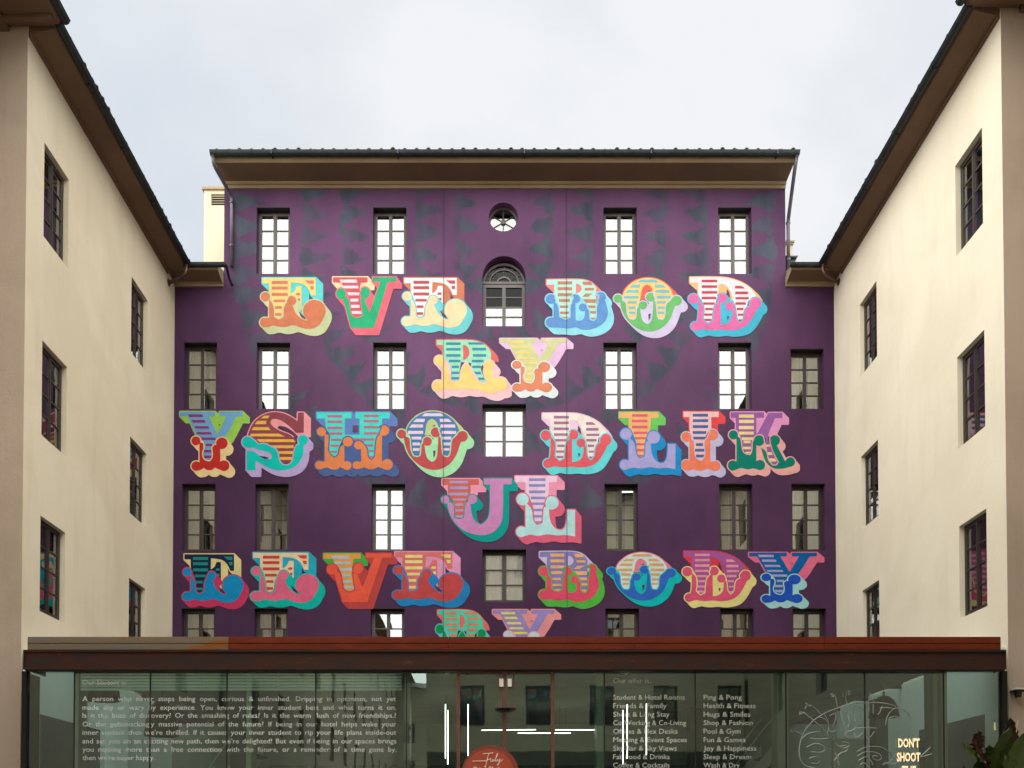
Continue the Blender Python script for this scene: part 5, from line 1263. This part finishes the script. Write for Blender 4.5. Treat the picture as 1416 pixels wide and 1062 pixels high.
# ================================================================== WALL LAMP on the right pier
wx, wz = RY(1405, 957, YRC-.12)
WLp = thing('wall_lamp', (wx, YRC-.1, wz), 'small black spotlight on the pinkish pier at the right edge', 'lamp')
q = MB(); q.box(wx-.03, wx+.12, YRC-.16, YRC-.004, wz+.0, wz+.035); link('bracket', q.mesh('lamp_bracket', M['black']), WLp)
q = MB(); q.box(wx-.07, wx+.16, YRC-.24, YRC-.05, wz+.036, wz+.05); link('hood', q.mesh('hood', M['white']), WLp)
q = MB(); q.lathe([(.001, wz-.09), (.045, wz-.085), (.06, wz-.02), (.05, wz-.001), (.001, wz-.001)], wx+.04, YRC-.11, 14); link('head', q.mesh('lamp_head', M['black'], True), WLp)

# ================================================================== PLANT at the bottom right
PLY = 8.4
pcx, pcz = RY(1388, 1100, PLY)
PT = thing('potted_plant', (pcx, PLY, 0), 'tall potted plant with broad dark green and bronze leaves in front of the right pier', 'plant')
q = MB(); q.lathe([(.001, .02), (.26, .02), (.36, .62), (.40, .64), (.40, .72), (.35, .72), (.33, .62), (.001, .60)], pcx, PLY, 28); link('pot', q.mesh('pot', M['pot'], True), PT)
q = MB(); q.lathe([(.001, .63), (.33, .615)], pcx, PLY, 20); link('soil', q.mesh('soil', M['soil']), PT)
def leaf(base, tip, wd, m, fold=.25, droop=.15, roll=0.0, ruff=0.0):
    base = Vector(base); tip = Vector(tip); ax = tip-base; Ln = ax.length; d = ax.normalized(); side = d.cross(Vector((0, 1, 0)))
    side = side.normalized() if side.length > .1 else Vector((1, 0, 0)); side = Matrix.Rotation(roll, 3, d) @ side; nrm = side.cross(d).normalized()
    mb = MB(); n = 14; c = 5
    for i in range(n+1):
        t = i/n; w_ = wd*math.sin(math.pi*min(1, t*.98+.02))**.65*(1-.25*t); p = base+ax*t+nrm*(-droop*Ln*t*t)
        for j in range(-c, c+1):
            s_ = j/c; rf_ = ruff*math.sin(i*2.1+j*1.7)*abs(s_)*wd
            q_ = p+side*(s_*w_*(1+ruff*.6*math.sin(i*2.7+j)*abs(s_)))+nrm*(-fold*abs(s_)**1.2*w_+rf_+.012*math.sin(i*1.3)*abs(s_)); mb.v.append(tuple(q_))
    W_ = 2*c+1
    for i in range(n):
        for j in range(W_-1): a = i*W_+j; mb.f.append((a, a+1, a+W_+1, a+W_)); mb.m.append(0)
    o = link('leaf', mb.mesh('leaf', m, True), PT); return o
def at(px, py, dy=0): x, z = RY(px, py, PLY+dy); return (x, PLY+dy, z)
LV = [((1372, 1075), (1381, 1006), .095, 'leaf', 0, .3), ((1394, 1080), (1393, 1008), .11, 'leaf_red', .05, .2), ((1398, 1050), (1396, 992), .06, 'leaf_red', .1, -.4),
 ((1380, 1080), (1330, 1032), .075, 'leaf_red', 0, .8), ((1355, 1050), (1326, 1030), .04, 'leaf', -.1, .5), ((1350, 1040), (1349, 1010), .065, 'leaf_red', 0, .2), ((1372, 1085), (1352, 1048), .08, 'leaf_red', -.05, .9),
 ((1402, 1085), (1420, 1012), .10, 'leaf', -.1, -.5), ((1400, 1080), (1412, 1030), .08, 'leaf', .15, .4), ((1410, 1090), (1440, 1040), .11, 'leaf_red', 0, -.6), ((1385, 1090), (1372, 1040), .09, 'leaf', .2, -.7),
 ((1395, 1095), (1384, 1044), .10, 'leaf', -.15, .6), ((1362, 1092), (1338, 1050), .09, 'leaf', .05, .4), ((1375, 1098), (1362, 1030), .09, 'leaf', .12, .1), ((1350, 1085), (1327, 1062), .07, 'leaf_red', -.05, .9), ((1392, 1060), (1374, 1012), .07, 'leaf', .2, .5), ((1380, 1095), (1340, 1068), .09, 'leaf', .1, 1.0), ((1400, 1100), (1430, 1075), .10, 'leaf', -.15, 1.0), ((1365, 1046), (1362, 1030), .035, 'leaf', .05, .2)]
for i, (a, b, wd, m, dy, rl) in enumerate(LV):
    rf_ = .28 if i in (2, 5) else .10
    leaf(at(*a, dy), at(*b, dy-.05), wd*1.35, M[m], roll=rl, ruff=rf_, droop=.1 if i % 3 else .25)
q = MB()
for (a, b, dy, _r) in ((None, (1394, 1080), .05, 0), (None, (1380, 1080), 0, 0), (None, (1372, 1075), 0, 0), (None, (1402, 1085), -.1, 0)):
    e_ = at(*b, dy); q.tube([(pcx+random.uniform(-.08, .08), PLY, .6), (pcx*.5+e_[0]*.5, PLY, 1.3), e_], [.024, .018, .011], 7)
q.tube([at(1356, 1060), at(1350, 1038)], .007, 6); q.tube([at(1374, 1070), at(1356, 1046)], .008, 6)
link('stem', q.mesh('stem', M['stalk'], True), PT)
for i, (a, b, r_) in enumerate((((1376, 1010), (1375.5, 999), .011), ((1404, 1020), (1408, 996), .004), ((1406, 1066), (1418, 1050), .012))):
    q = MB(); q.tube([at(*a), at(*b)], [r_, r_*.8], 6); link('shoot', q.mesh('shoot', M['stalk'], True), PT)
